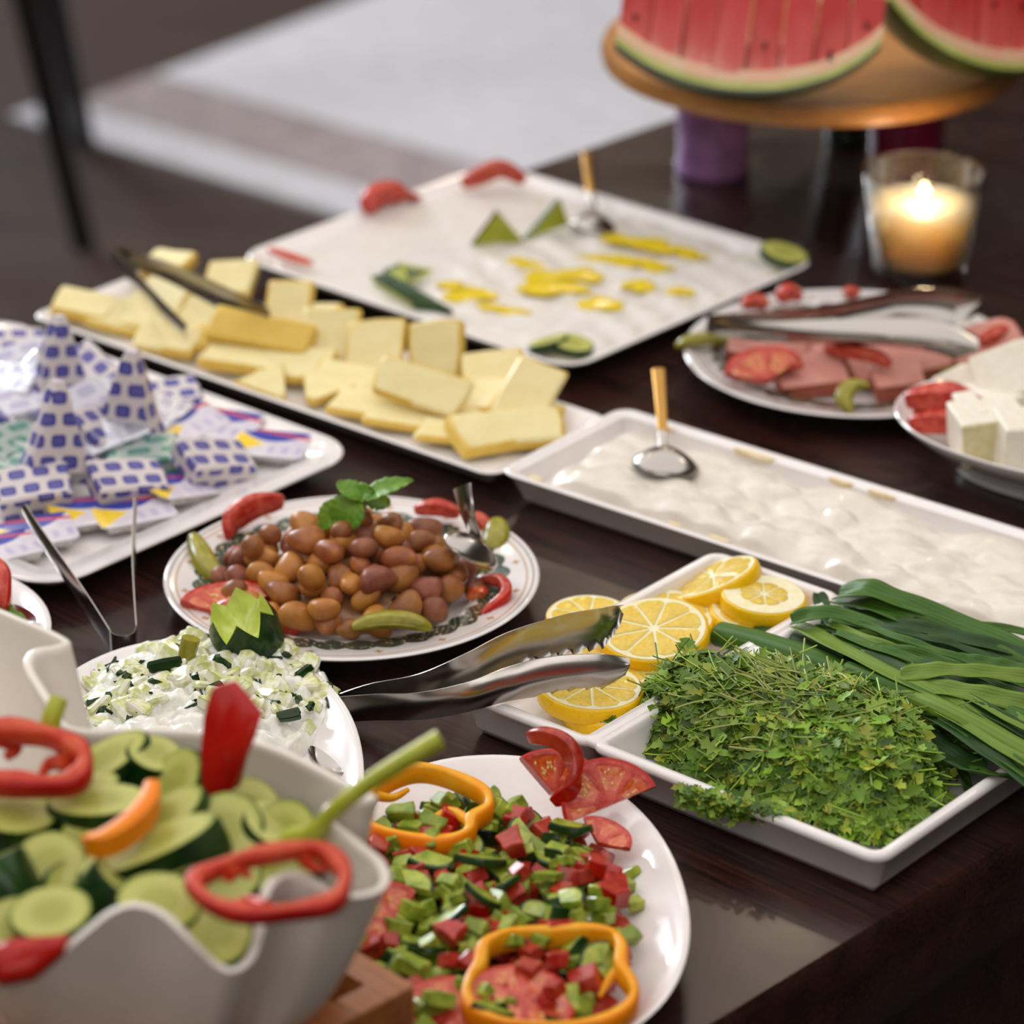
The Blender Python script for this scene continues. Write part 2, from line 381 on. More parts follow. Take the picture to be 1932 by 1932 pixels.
for k_ in ('tom_skin', 'tom_flesh', 'red_pepper', 'red_pepper_in', 'or_pepper', 'or_pepper_in', 'cuke_skin', 'cuke', 'cuke_dice', 'pickle', 'pickle_in', 'rind', 'pulp', 'bean', 'bean_red', 'bean_yellow', 'sauce', 'mint', 'cheese', 'cheese_edge', 'meat', 'meat_side', 'melon', 'onion', 'onion_dark', 'onion_light', 'leaf', 'celery'):
    b_ = next(n for n in M[k_].node_tree.nodes if n.type == 'BSDF_PRINCIPLED')
    b_.inputs['Specular IOR Level'].default_value = .3; b_.inputs['Coat Weight'].default_value *= .4

# wrapper prints
def wrapper(name, paper, ink, gx, gy, foil=0, amount=1.0, shift=.5):
    """rows of small printed blocks with pale lines through them on paper"""
    q = N(name); o = q.xyz(q.coord('UV'))
    wob = q.noise(q.coord('UV'), 60, 2); row = q.math('MULTIPLY', o[1], 1/gy); ri = q.math('FLOOR', row)
    u = q.math('ADD', q.math('MULTIPLY', o[0], 1/gx), q.math('MULTIPLY', ri, shift))
    u = q.math('ADD', u, q.math('MULTIPLY', wob, .12))
    fu = q.math('ABSOLUTE', q.math('SUBTRACT', q.math('FRACT', u), .5)); fv = q.math('ABSOLUTE', q.math('SUBTRACT', q.math('FRACT', row), .5))
    pu = q.math('POWER', q.math('DIVIDE', fu, .34), 4.0); pv = q.math('POWER', q.math('DIVIDE', fv, .31), 4.0)
    blk = q.math('LESS_THAN', q.math('ADD', pu, pv), 1.0)
    ln = q.math('MULTIPLY', q.math('GREATER_THAN', q.math('SINE', q.math('MULTIPLY', fv, 62.0)), .45), q.math('LESS_THAN', fu, .24))
    inkc = q.mix(q.math('MULTIPLY', ln, .45), lin(ink), lin((170, 166, 206)))
    n = q.noise(q.coord('UV'), 140, 3)
    pc = q.mix(n, lin(paper), tuple(v*.9 for v in lin(paper)))
    col = q.mix(q.math('MULTIPLY', blk, amount), pc, inkc)
    q.bump(q.noise(q.coord('UV'), 170, 4, .6), .55, .0012)
    return q.fin(col, .22 if foil else .42, .5, metal=.75*foil)
M['wrap_blue'] = wrapper('blue_logo_paper', (216, 206, 204), (44, 40, 140), .0135, .0128)
M['wrap_white'] = wrapper('pale_print_paper', (216, 212, 222), (120, 118, 176), .017, .012, amount=.45)
M['wrap_foil'] = wrapper('silver_foil_print', (206, 206, 214), (88, 84, 120), .012, .014, foil=1, amount=.3)
M['wrap_green'] = wrapper('green_print_foil', (176, 190, 184), (24, 130, 100), .02, .011, foil=.5, amount=.85)
M['foil'] = pm('silver_foil', (196, 192, 190), (214, 210, 208), 200, rough=.25, metal=.7, bump=(260, .9, .001))
q = N('tub_lid_print'); o = q.xyz(q.coord())       # white lid, blue corner, yellow wedge, red stroke
x_ = q.math('MULTIPLY', o[0], 1/.022); y_ = q.math('MULTIPLY', o[1], 1/.016)
c = q.ramp(q.noise(q.coord(), 120, 3), [(.35, lin((226, 218, 222))), (.7, lin((206, 200, 214)))])
c = q.mix(q.math('GREATER_THAN', y_, q.math('MULTIPLY_ADD', q.math('MULTIPLY', x_, x_), .8, .12)), c, lin((44, 58, 164)))
c = q.mix(q.math('GREATER_THAN', q.math('SUBTRACT', -.15, x_), q.math('ABSOLUTE', q.math('ADD', y_, .1))), c, lin((244, 206, 40)))
c = q.mix(q.math('LESS_THAN', q.math('ABSOLUTE', q.math('SUBTRACT', q.math('ADD', y_, q.math('MULTIPLY', x_, .3)), .78)), .09), c, lin((206, 70, 80)))
sq = q.math('MULTIPLY', q.math('LESS_THAN', q.math('ABSOLUTE', q.math('ADD', y_, .45)), .26), q.math('GREATER_THAN', q.math('SINE', q.math('MULTIPLY', x_, 17.0)), .2))
c = q.mix(q.math('MULTIPLY', q.math('MULTIPLY', sq, q.math('GREATER_THAN', x_, 0.0)), .35), c, lin((130, 120, 190)))
M['lid'] = q.fin(c, .3, .5, coat=.3)

# ------------------------------------------------------------------ the setting
A = rad(46.1); U = Vector((math.cos(A), math.sin(A), 0)); W = Vector((-math.sin(A), math.cos(A), 0))
o = ob('floor', mesh('floor', [(-6, -2.6, -.75), (6, -2.6, -.75), (6, 9.6, -.75), (-6, 9.6, -.75)], [(0, 1, 2, 3)], M['floor'], smooth=False)); o['kind'] = 'structure'
def shell(name, c, l, m):
    V, F = box_vf(l[0], l[1], l[2], .001); o = ob(name, mesh(name, V, F, m, sharp=30), None, c); o['kind'] = 'structure'
wm = pm('warm_grey_wall', (150, 138, 126), (142, 130, 118), 3, rough=.8)
shell('wall_back', (0, 9.55, .65), (12, .1, 2.8), wm); shell('wall_front', (0, -2.55, .65), (12, .1, 2.8), wm)
shell('wall_left', (-5.95, 3.5, .65), (.1, 12, 2.8), wm); shell('wall_right', (5.95, 3.5, .65), (.1, 12, 2.8), wm)
shell('ceiling', (0, 3.5, 2.1), (12, 12.2, .1), pm('ceiling_paint', (206, 198, 188), rough=.9))
def table():
    N0 = Vector((.106, 1.516, 0)); c = N0 + W*.5 + U*.15
    t = thing('table', 'long dark brown wooden buffet table under all the dishes', 'table', (c.x, c.y, 0), (0, 0, A))
    q = M['table'].node_tree
    for n in q.nodes:
        if n.type == 'MAPPING' and n.inputs['Scale'].default_value[1] > 5:
            s = n.inputs['Scale'].default_value[1]; n.inputs['Scale'].default_value = (s, 1, s); n.inputs['Rotation'].default_value = (0, 0, 0)
    V, F = dish_vf(1.45, .5, .004, [(.002, 0), (0, -.002), (0, -.026), (.003, -.028)], k=3)
    ob('table_top', mesh('table_top', V, F, M['table']), t)
    for sy in (-1, 1):
        V, F = box_vf(2.86, .03, .048, .002); ob('apron', mesh('apron', V, F, M['table']), t, (0, sy*.480, -.052))
    for sy in (-1, 1):
        V, F = box_vf(2.72, .02, .66, .002); ob('shade_panel', mesh('shade_panel', V, F, M['table']), t, (0, sy*.44, -.406))  # dark panel added to stand for the black shade under the table
    for sx in (-1, 1):
        for sy in (-1, 1):
            V, F = box_vf(.07, .07, .722, .003); ob('leg', mesh('leg', V, F, M['table']), t, (sx*1.38, sy*.42, -.389))
table()

def rug():
    c0 = P(18, 226, -.75); e1 = (P(600, 400, -.75) - c0).normalized(); e2 = Vector((-e1.y, e1.x, 0)); e2 = (P(640, -6, -.75) - c0).normalized()
    t = thing('rug', 'white woven rug with a taupe band, lying on the floor beyond the table', 'rug', tuple(c0))
    def part(name, a0, a1, b0, b1, z, m):
        top = [e1*a + e2*b for a, b in ((a0, b0), (a1, b0), (a1, b1), (a0, b1))]
        V, F = loft([[(p.x, p.y, 0) for p in top], [(p.x, p.y, z) for p in top]])
        if (top[1] - top[0]).cross(top[3] - top[0]).z < 0: F = [f[::-1] for f in F]
        return ob(name, mesh(name, V, F, m, smooth=False), t)
    part('end_strip', 0, 1.9, 0, .105, .008, M['rug_white'])
    part('band', .04, 1.9, .105, .30, .007, M['rug_taupe'])['label'] = 'taupe band'
    part('field', .05, 1.9, .30, 2.4, .009, M['rug_white'])
rug()

def chair():
    foot = P(158, 468, -.75); t = thing('chair', 'black metal chair leg standing beside the white rug', 'chair', tuple(foot))
    top = P(48, -8, -.75 + .36) - foot; top = Vector((top.x, top.y, .36)); d = top/.36*.44; m = M['black']
    legs = [((0, 0, 0), d), ((-.42, .05, 0), Vector((-.36, d.y*.2, .44))), ((-.05, .46, 0), Vector((d.x - .02, .40, .44))), ((-.47, .5, 0), Vector((-.36, .42, .44)))]
    for a, b in legs:
        V, F = tube([a, tuple(Vector(a).lerp(b, .5)), tuple(b)], [.017, .020, .023], 12); ob('leg', mesh('leg', V, F, m), t)
    cx = sum(b.x for _, b in legs)/4; cy = sum(b.y for _, b in legs)/4
    V, F = dish_vf(.21, .21, .04, [(.01, .03), (0, .02), (0, 0), (.01, -.01)]); ob('seat', mesh('seat', V, F, m), t, (cx, cy, .45))
    V, F = box_vf(.38, .02, .34, .005); ob('backrest', mesh('backrest', V, F, m), t, (cx, cy + .2, .66))
chair()

# ------------------------------------------------------------------ dishes
def dish(name, label, cx, cy, ang, hx, hy, r, prof, m='china', e=None, k=8, mm=10, cat='platter', z=0):
    V, F = dish_vf(hx, hy, r, prof, e, k, mm)
    return tag(ob(name, mesh(name, V, F, M[m], sharp=50), None, (cx, cy, z), (0, 0, rad(ang))), label, cat)
FLAT = [(.030, .0110), (.020, .0115), (.014, .0135), (.009, .0180), (.003, .0205), (.001, .0207), (0, .0198), (.0008, .0185), (.012, .0150), (.026, .004), (.032, .0005), (.036, 0)]
def P_in(o, x, y, z):                       # a pixel at height z, in the frame of a turned object
    p = P(x, y, z) - o.location; a = -o.rotation_euler.z
    return (p.x*math.cos(a) - p.y*math.sin(a), p.x*math.sin(a) + p.y*math.cos(a))

labneh_dish = dish('platter', 'large square white platter spread with labneh and oil, at the far side', .0125, 2.588, -41.8, .178, .154, .026, FLAT)
cheese_dish = dish('platter', 'long narrow white platter holding the yellow cheese slices', -.150, 2.366, -40, .234, .066, .014, FLAT[:0] + [(.024, .0075), (.02, .008), (.015, .011), (.011, .0155), (.003, .0195), (.001, .0197), (0, .0188), (.0008, .0175), (.008, .0140), (.018, .004), (.022, .0005), (.026, 0)])
cream_dish = dish('platter', 'long white rectangular dish filled with thick cream', .2235, 2.066, -38.6, .242, .072, .014, [(.019, .006), (.015, .007), (.012, .0105), (.009, .0235), (.0035, .026), (.001, .0262), (0, .0252), (.0008, .0235), (.004, .021), (.012, .005), (.016, .0005), (.02, 0)])
butter_tray = dish('tray', 'white tray with rounded corners full of wrapped butter portions', -.349, 2.225, -41, .196, .149, .036, [(.040, .0075), (.034, .0078), (.029, .010), (.024, .0178), (.005, .0205), (.001, .0207), (0, .0196), (.001, .0178), (.012, .0150), (.026, .004), (.032, .0005), (.036, 0)], cat='tray')
ROUND = [(.052, .0070), (.045, .0075), (.041, .0105), (.037, .0142), (.006, .0190), (.0025, .0202), (.0008, .0202), (0, .0193), (.0012, .0178), (.028, .0135), (.044, .0035), (.047, .0003), (.052, 0)]
bean_plate = dish('plate', 'round printed plate with a gilt line and green leaf ring under the beans', -.104, 2.0115, 0, .122, .122, .1, ROUND, 'plate_gold', e=2, mm=14, cat='plate')
meat_plate = dish('plate', 'round printed plate with grey lines under the pink sausage slices', .255, 2.394, 0, .126, .126, .1, ROUND, 'plate_grey', e=2, mm=14, cat='plate')
COUPE = [(.052, .0060), (.040, .0066), (.028, .0095), (.012, .0190), (.004, .0240), (.0012, .0248), (0, .0240), (.001, .0222), (.014, .0150), (.034, .0040), (.046, .0004), (.052, 0)]
salad_plate = dish('plate', 'oval white plate heaped with chopped tomato and cucumber salad', -.003, 1.606, 96, .156, .097, .1, COUPE, e=2.15, mm=14, cat='plate')
yogurt_plate = dish('plate', 'oval white plate with cucumber yogurt salad behind the wavy bowl', -.187, 1.756, 97, .156, .100, .1, COUPE, e=2.15, mm=14, cat='plate')
left_plate = dish('plate', 'white plate cut by the left frame edge with a tomato garnish', -.402, 1.915, 0, .114, .114, .1, COUPE, e=2, mm=14, cat='plate')

def herb_tray():
    # two wells side by side under one rim; local x runs along the front edge, y towards the back
    B = Vector((.202, 1.631)); ang = rad(-40.2); c, s = math.cos(ang), math.sin(ang)
    L, D_, z1 = .310, .258, .030
    prof = [(.020, .008), (.016, .0086), (.0125, .012), (.0095, .025), (.0085, .0285), (.0065, .0302), (.0035, .0303), (.0012, .0294), (0, .0275), (.0004, .0255), (.003, .0235), (.008, .006), (.011, .001), (.015, 0)]
    a = join(dish_vf(.0525, D_/2, .012, prof, k=6)); b = join(dish_vf(.104, D_/2, .012, prof, k=6))
    V, F, mi = join((moved(a[0], (-L + .0525, D_/2, 0)), a[1]), (moved(b[0], (-.104, D_/2, 0)), b[1]),
                    (moved(box_vf(.014, D_ - .006, .0056, .0016)[0], (-.2075, D_/2, .0273)), box_vf(.014, D_ - .006, .0056, .0016)[1]))
    o = ob('divided_tray', mesh('divided_tray', V, F, M['china'], sharp=50), None, (B.x, B.y, 0), (0, 0, ang))
    return tag(o, 'white two-part ceramic tray holding lemon slices, herbs and green onions', 'tray')
tray = herb_tray()

# ------------------------------------------------------------------ food on the dishes
class Heap:
    """keeps the height of what already lies there, so that the next piece comes to rest on top"""
    def __init__(s, x0, x1, y0, y1, h0, c=.0015):
        s.x0, s.y0, s.c = x0, y0, c; s.nx = int((x1 - x0)/c) + 1; s.ny = int((y1 - y0)/c) + 1
        s.h = np.array([[h0(x0 + i*c, y0 + j*c) for j in range(s.ny)] for i in range(s.nx)])
    def win(s, x, y, r):
        i0, i1 = max(0, int((x - r - s.x0)/s.c)), min(s.nx, int((x + r - s.x0)/s.c) + 2)
        j0, j1 = max(0, int((y - r - s.y0)/s.c)), min(s.ny, int((y + r - s.y0)/s.c) + 2)
        I, J = np.mgrid[i0:i1, j0:j1]; m = ((s.x0 + I*s.c - x)**2 + (s.y0 + J*s.c - y)**2) <= r*r
        return I[m], J[m]
    def level(s, x, y, r, q=70):
        I, J = s.win(x, y, r); return float(np.percentile(s.h[I, J], q)) if len(I) else 0
    def drop(s, x, y, r, hgt, q=70, grow=1.0):
        I, J = s.win(x, y, r); b = float(np.percentile(s.h[I, J], q)) if len(I) else 0
        s.h[I, J] = np.maximum(s.h[I, J], b + hgt*grow); return b + hgt/2
    def slope(s, x, y, r=.008):
        gx = (s.level(x + r, y, .003) - s.level(x - r, y, .003))/(2*r); gy = (s.level(x, y + r, .003) - s.level(x, y - r, .003))/(2*r)
        return gx, gy

# labneh with oil
def labneh():
    o = labneh_dish; hx, hy = .166, .142
    def h(x, y):
        u, v = x, y; z = .0150 + .0012*fbm(x, y, 26, 1) + (.0016*abs(math.sin(u*95 + 2*fbm(x, y, 30, 6)))*abs(math.sin(v*120)) if x > -.06 else 0)
        if x > -.045: z += .0016*math.sin((v + .01*math.sin(u*40))*190)*(1 if x > -.02 else (x + .045)/.025) + .0013*fbm(x, y, 90, 2)
        else: z += .0007*math.sin(v*60)
        return z + .002*math.exp(-((x + .0)**2)/.0006)
    V, F = spread_vf(hx, hy, .03, h, 60, z0=.0105, edge=.95, m=34)
    t = thing('labneh_spread', 'layer of white labneh with raked ridges and pools of olive oil', 'dip', tuple(o.location), (0, 0, o.rotation_euler.z))
    ob('spread', mesh('spread', V, F, M['labneh'], sharp=80), t)
    pools = [(985, 497, 40, 9), (1040, 522, 52, 9), (1097, 521, 42, 11), (1040, 546, 62, 13), (885, 556, 48, 14), (850, 546, 22, 7), (1132, 572, 42, 12), (1205, 541, 30, 8), (1284, 548, 26, 6),
             (965, 588, 32, 6), (1140, 486, 44, 7), (1195, 492, 50, 8), (1238, 503, 26, 7), (1162, 449, 40, 9), (1212, 461, 52, 9), (1262, 472, 44, 7), (1305, 481, 26, 4), (925, 583, 24, 5), (1215, 548, 20, 5)]
    for x, y, w_, h_ in pools:
        px, py = P_in(o, x, y, .017); rn = random.Random(x); k = P(x, y, .017).y/6500*1.05; a = w_*k*1.1; b = max(.0032, h_*k*2.9); n = 22; ph = rn.random()*6
        th = 0.18 - o.rotation_euler.z*1.0 if False else -o.rotation_euler.z + rn.uniform(-.35, .1)
        ring = []
        for f, z in ((1, -.0015), (.97, .0006), (.8, .0011), (.4, .0014)):
            rr = []
            for j in range(n):
                t_ = 2*math.pi*j/n; q = f*(1 + .16*math.sin(3*t_ + ph) + .12*math.sin(5*t_ + 2*ph)); X, Y = a*q*math.cos(t_), b*q*math.sin(t_)
                rr.append((px + X*math.cos(th) - Y*math.sin(th), py + X*math.sin(th) + Y*math.cos(th), max(h(px, py), .0150) + .0016 + z))
            ring.append(rr)
        V, F = loft(ring); ob('oil_pool', mesh('oil_pool', V, F, M['oil']), t)
labneh()

def cream():
    o = cream_dish; hx, hy = .224, .054; rn = random.Random(3); B = []
    for i in range(230): B.append((rn.uniform(-.21, .225), rn.uniform(-.047, .047), rn.uniform(.008, .020), rn.uniform(.001, .011), rn.uniform(-1, 1)))
    BA = np.array(B)
    def h(x, y):
        dx, dy = x - BA[:, 0], y - BA[:, 1]; c, s = np.cos(BA[:, 4]), np.sin(BA[:, 4]); u = (dx*c + dy*s)/1.5; v = -dx*s + dy*c
        q = .013 + BA[:, 3] + .0055*(1 - (u*u + v*v)/BA[:, 2]**2); z = float(q.max())
        return max(.014, min(z, .0315)) + .0008*fbm(x, y, 90, 4)*1.2 + .0007*abs(fbm(x*1.0, y*2.2, 60, 9))
    V, F = spread_vf(hx, hy, .012, h, 60, z0=.009, edge=.9, m=64, k=5)
    t = thing('cream_filling', 'thick white cream in glossy folded lumps, drying yellowish at the edge', 'cream', tuple(o.location), (0, 0, o.rotation_euler.z))
    ob('lumps', mesh('lumps', V, F, M['cream'], sharp=80), t)
    for x, y, l, w_ in ((1425, 858, .034, .006), (1050, 884, .012, .005), (1560, 925, .02, .004), (1380, 1005, .018, .004), (1650, 940, .022, .004), (1720, 1117, .022, .004), (1285, 797, .01, .003), (1870, 1168, .03, .004), (1300, 975, .012, .003)):
        px, py = P_in(o, x, y, .024); n = 14; sd = rn.random()*6
        px = min(max(px, -.2185), .22); py = math.copysign(.0635, py) if abs(py) > .03 else py
        top = [(px + l/2*math.cos(2*math.pi*j/n)*(1 + .1*math.sin(3*j + sd)), py + w_/2*math.sin(2*math.pi*j/n)*(1 + .2*math.sin(2*j + sd)), 0) for j in range(n)]
        def zz(yv): return .0245
        V, F = loft([[(a, b, .0215) for a, b, _ in top], [(a, b, .0252) for a, b, _ in top]])
        ob('dried_smear', mesh('dried_smear', V, F, M['cream_skin']), t)
cream()

# solid slice of a round fruit: top and bottom grids in rings and angles, skin round the side
def disc_slice(R, th, a0=0, a1=360, nr=8, na=32, mat_fn=None, z_fn=None, bev=.08, warp=None, lobes=0):
    full = a1 - a0 >= 360; V, F, MI = [], [], []; na_ = na if full else na + 1
    rr = [i/nr*(1 - bev) for i in range(nr + 1)]
    def pt(r, a, z):
        R_ = R*(1 + lobes*math.sin(3*a + .6)); return (r*R_*math.cos(a), r*R_*math.sin(a), z)
    rows = []
    for sgn in (1, -1):
        for r in rr:
            row = []
            for j in range(na_):
                a = rad(a0 + (a1 - a0)*j/na); z = sgn*th/2 - (sgn*(z_fn(r, a) if z_fn else 0)); row.append(len(V)); V.append(pt(r, a, z))
            rows.append(row)
        if sgn == 1:
            for rz in ((1, .36), (1.01, 0), (1, -.36)):
                row = []
                for j in range(na_): a = rad(a0 + (a1 - a0)*j/na); row.append(len(V)); V.append(pt(rz[0], a, th*rz[1]))
                rows.append(row)
    top, side, bot = rows[:nr + 1], rows[nr + 1:nr + 4], rows[nr + 4:][::-1]
    chain = top + side + bot
    for i in range(len(chain) - 1):
        for j in range(na if full else na):
            k = (j + 1) % na_ if full else j + 1
            F.append((chain[i][j], chain[i + 1][j], chain[i + 1][k], chain[i][k]))
            if i >= nr and i < nr + 4: MI.append(0)
            else:
                r = rr[min(i, nr - 1)] if i < nr else rr[max(0, min(nr - 1, 2*nr + 3 - i))]
                MI.append(mat_fn(r + .5/nr, rad(a0 + (a1 - a0)*(j + .5)/na)) if mat_fn else 1)
    if not full:
        for j, fl in ((0, False), (na_ - 1, True)):
            poly = tuple(c[j] for c in chain); F.append(poly if fl else poly[::-1]); MI.append(1)
    if warp: V = [warp(*v) for v in V]
    return V, F, MI

# lemon slices
def lemon_meshes(R=.0325, th=.0108, seg=.86, nseg=9):
    prof = [(R - .0024, -th/2), (R - .0008, -th/2 + .0003), (R, -th/2 + .0014), (R + .0004, 0), (R, th/2 - .0014), (R - .0008, th/2 - .0003), (R - .0024, th/2)]
    n = 40; rings = [[(r*math.cos(2*math.pi*j/n), r*math.sin(2*math.pi*j/n), z) for j in range(n)] for r, z in prof]
    V, F = loft(rings); rind = mesh('rind', V, F, M['rind'])
    V, F = loft([[((R - .0019)*math.cos(2*math.pi*j/n), (R - .0019)*math.sin(2*math.pi*j/n), z) for j in range(n)] for z in (-th/2 - .0003, th/2 + .0003)])
    pith = mesh('pith', V, F, M['pith'])
    a = math.pi/nseg*.93; r0, r1 = R*.10, R*seg; pts = [(r0, -a*.3), (r0 + .4*(r1 - r0), -a*.86), (r1*.93, -a), (r1, -a*.6), (r1*1.01, 0), (r1, a*.6), (r1*.93, a), (r0 + .4*(r1 - r0), a*.86), (r0, a*.3)]
    o = [(r*math.cos(t), r*math.sin(t)) for r, t in pts]; cx, cy = R*.45, 0
    V, F = loft([[(x, y, -th/2 - .0005) for x, y in o], [(x, y, th/2 + .0005) for x, y in o], [(cx + (x - cx)*.8, cy + (y - cy)*.8, th/2 + .0009) for x, y in o]])
    sg = mesh('segment', V, F, M['pulp']); return rind, pith, sg, nseg
LEM = lemon_meshes(); LEM_END = lemon_meshes(.031, .013, .56, 8)
def lemon(px, py, z, label, rx=0, ry=0, rz=0, s=1, kind=LEM):
    p = P(px, py, z); t = thing('lemon_slice', label, 'lemon slice', tuple(p), E3(rx, ry, rz), 'lemon slices on the divided tray'); t.scale = (s, s, s)
    ob('rind', kind[0], t); ob('pith', kind[1], t)
    for k in range(kind[3]): ob('segment', kind[2], t, rot=(0, 0, 2*math.pi*k/kind[3] + .2))
lemon(1235, 1200, .028, 'large flat-facing lemon slice between the tongs and the herbs', 9, -5, 0, 1.05)
lemon(1252, 1174, .017, 'lemon slice behind the large one, only its upper rim showing', 4, -3, 50, 1.0)
lemon(1352, 1100, .026, 'lemon slice leaning steeply at the back of the tray', -9, -23, 0, .92)
lemon(1432, 1166, .017, 'lemon slice at the bottom of the stack beside the onion tips', 2, 6, 0, 1.0)
lemon(1440, 1136, .028, 'thick lemon end slice with small segments on top of the stack', 2, 3, 10, .88, LEM_END)
lemon(1345, 1150, .0120, 'lemon slice lying low under the leaning slice', -2, 0, 33, .9)
lemon(1114, 1308, .022, 'lemon slice at the front corner under the tong tips', 0, 3, 0, 1.0)
lemon(1150, 1338, .0145, 'lemon slice at the very bottom of the front corner, one edge showing', 0, -4, 0, .9)
lemon(1170, 1262, .014, 'lemon slice mostly hidden under the serrated tongs', 2, -4, 0, 1.0)
lemon(1112, 1172, .0145, 'lemon slice against the back rim behind the upper tong arm', 2, 0, 10, .85)

# tomato pieces
def tomato_meshes(R, th, a0, a1, pockets=3, bend=0, seed=1):
    full = a1 - a0 >= 360
    def pocket(r, a):
        q = (a/(2*math.pi)*pockets*2) % 1
        return .34 < r < .80 and .16 < q < .84
    warp = (lambda x, y, z: (x, y, z + bend*(x*x)/R)) if bend else None
    V, F, MI = disc_slice(R, th, a0, a1, 9, 34, lambda r, a: 2 if pocket(r, a) else 1, lambda r, a: .0009 if pocket(r, a) else 0, .07, warp, .03)
    me = mesh('flesh', V, F, [M['tom_skin'], M['tom_flesh'], M['tom_gel']], MI, sharp=60)
    rn = random.Random(seed); parts = []
    for _ in range(26):
        r, a = rn.uniform(.4, .74), rad(rn.uniform(a0, a1))
        if not pocket(r, a): continue
        for sg in (1,):
            v, f = sphere_vf(.0016, .0010, .0006, 6, 4); v = moved(v, (r*R*math.cos(a), r*R*math.sin(a), sg*(th/2 - .0006)), (0, 0, a + rn.uniform(-.4, .4)))
            if warp: v = [warp(*q) for q in v]
            parts.append((v, f))
    V, F, _ = join(*parts); return me, mesh('seeds', V, F, M['tom_seed'])
TOM = {'fan': tomato_meshes(.033, .006, 26, 206), 'half': tomato_meshes(.033, .006, 0, 180), 'third': tomato_meshes(.03, .006, 10, 145, bend=.14), 'wheel': tomato_meshes(.028, .006, 0, 360), 'wedge': tomato_meshes(.028, .008, 0, 120, bend=.25)}
def tomato(kind, p, label, rot=(0, 0, 0), s=1, group=None, seeds=True):
    t = thing('tomato_slice', label, 'tomato slice', tuple(p), E3(*rot), group); t.scale = (s, s, s)
    ob('flesh', TOM[kind][0], t)
    if seeds: q = ob('seeds', TOM[kind][1], t); q['kind'] = 'stuff'
    return t
def crescent(name, label, pts, w_, h_, mats, cat, group=None, taper=.25, n=26, roll=0, arch=0, parent_name='strip'):
    """a curved strip of wall: outside skin, inside flesh; along pts, w_ thick, h_ tall, its ends narrowing"""
    path = smooth_path(pts, n); base = path[0].copy(); V, F, MI = [], [], []
    for i, p in enumerate(path):
        t = (path[min(i + 1, n - 1)] - path[max(i - 1, 0)]).normalized(); s = t.cross(Vector((0, 0, 1)))
        s = s.normalized() if s.length > 1e-3 else Vector((1, 0, 0)); u = s.cross(t).normalized()
        c, q = math.cos(roll), math.sin(roll); s2, u2 = s*c + u*q, u*c - s*q
        f = i/(n - 1); k = taper + (1 - taper)*math.sin(math.pi*min(1, max(0, f)))**.55
        for a, b in ((-.5, -.38), (-.5, .38), (-.3, .5), (.3, .5), (.5, .38), (.5, -.38), (.3, -.5), (-.3, -.5)):
            V.append(tuple(p - base + s2*(a*w_*k) + u2*(b*h_*k + arch*(1 if b > 0 else 0))))
    for i in range(n - 1):
        for j in range(8): F.append((i*8 + j, i*8 + (j + 1) % 8, (i + 1)*8 + (j + 1) % 8, (i + 1)*8 + j)); MI.append(0 if j in (0, 1, 7) else 1)
    F.append(tuple(range(8))[::-1]); MI.append(1); F.append(tuple((n - 1)*8 + j for j in range(8))); MI.append(1)
    o = ob(name, mesh(name, V, F, mats, MI, sharp=50), None, tuple(base)); return tag(o, label, cat, group)
def PP(pts): return [P(*p) for p in pts]

def ring(name, label, pts, w_, h_, mats, cat, ribs=(), group=None, n=64, tilt=(0, 0)):
    """a closed pepper ring through the points; wall w_ thick and h_ tall"""
    m = len(pts); V3 = PP(pts); c0 = sum(V3, Vector())/m; path = []
    for i in range(n):
        t = i/n*m; k = int(t); f = t - k; p0, p1, p2, p3 = (V3[(k + d) % m] for d in (-1, 0, 1, 2))
        path.append(.5*((2*p1) + (p2 - p0)*f + (2*p0 - 5*p1 + 4*p2 - p3)*f*f + (3*p1 - p0 - 3*p2 + p3)*f**3))
    up = Vector((math.sin(tilt[0]), math.sin(tilt[1]), 1)).normalized(); V, F, MI = [], [], []
    area2 = sum((path[i] - c0).cross(path[(i + 1) % n] - c0).dot(up) for i in range(n)); sg = 1 if area2 > 0 else -1
    for i, p in enumerate(path):
        t = (path[(i + 1) % n] - path[i - 1]).normalized(); s = t.cross(up).normalized()*sg
        wv = w_*(1 + .22*math.sin(i*2*math.pi/n*5 + 1))
        for a, b in ((.5, -.36), (.56, 0), (.5, .36), (.28, .5), (-.3, .5), (-.5, .36), (-.5, -.36), (-.3, -.5), (.28, -.5)):
            V.append(tuple(p - c0 + s*(a*wv) + up*(b*h_)))
    for i in range(n):
        k = (i + 1) % n
        for j in range(9):
            f = (i*9 + j, i*9 + (j + 1) % 9, k*9 + (j + 1) % 9, k*9 + j); F.append(f if sg < 0 else f[::-1]); MI.append(0 if j in (0, 1, 2, 8) else 1)
    F = [f[::-1] for f in F]
    t = thing(name, label, cat, tuple(c0), (0, 0, 0), group); ob('wall', mesh('wall', V, F, mats, MI, sharp=60), t)
    for rb in ribs:
        q = smooth_path([p - c0 for p in PP(rb)], 12); v, f = tube(q, [w_*.55*(1 - .6*i/11) for i in range(12)], 8, 1.0)
        ob('rib', mesh('rib', v, f, mats[1]), t)
    return t

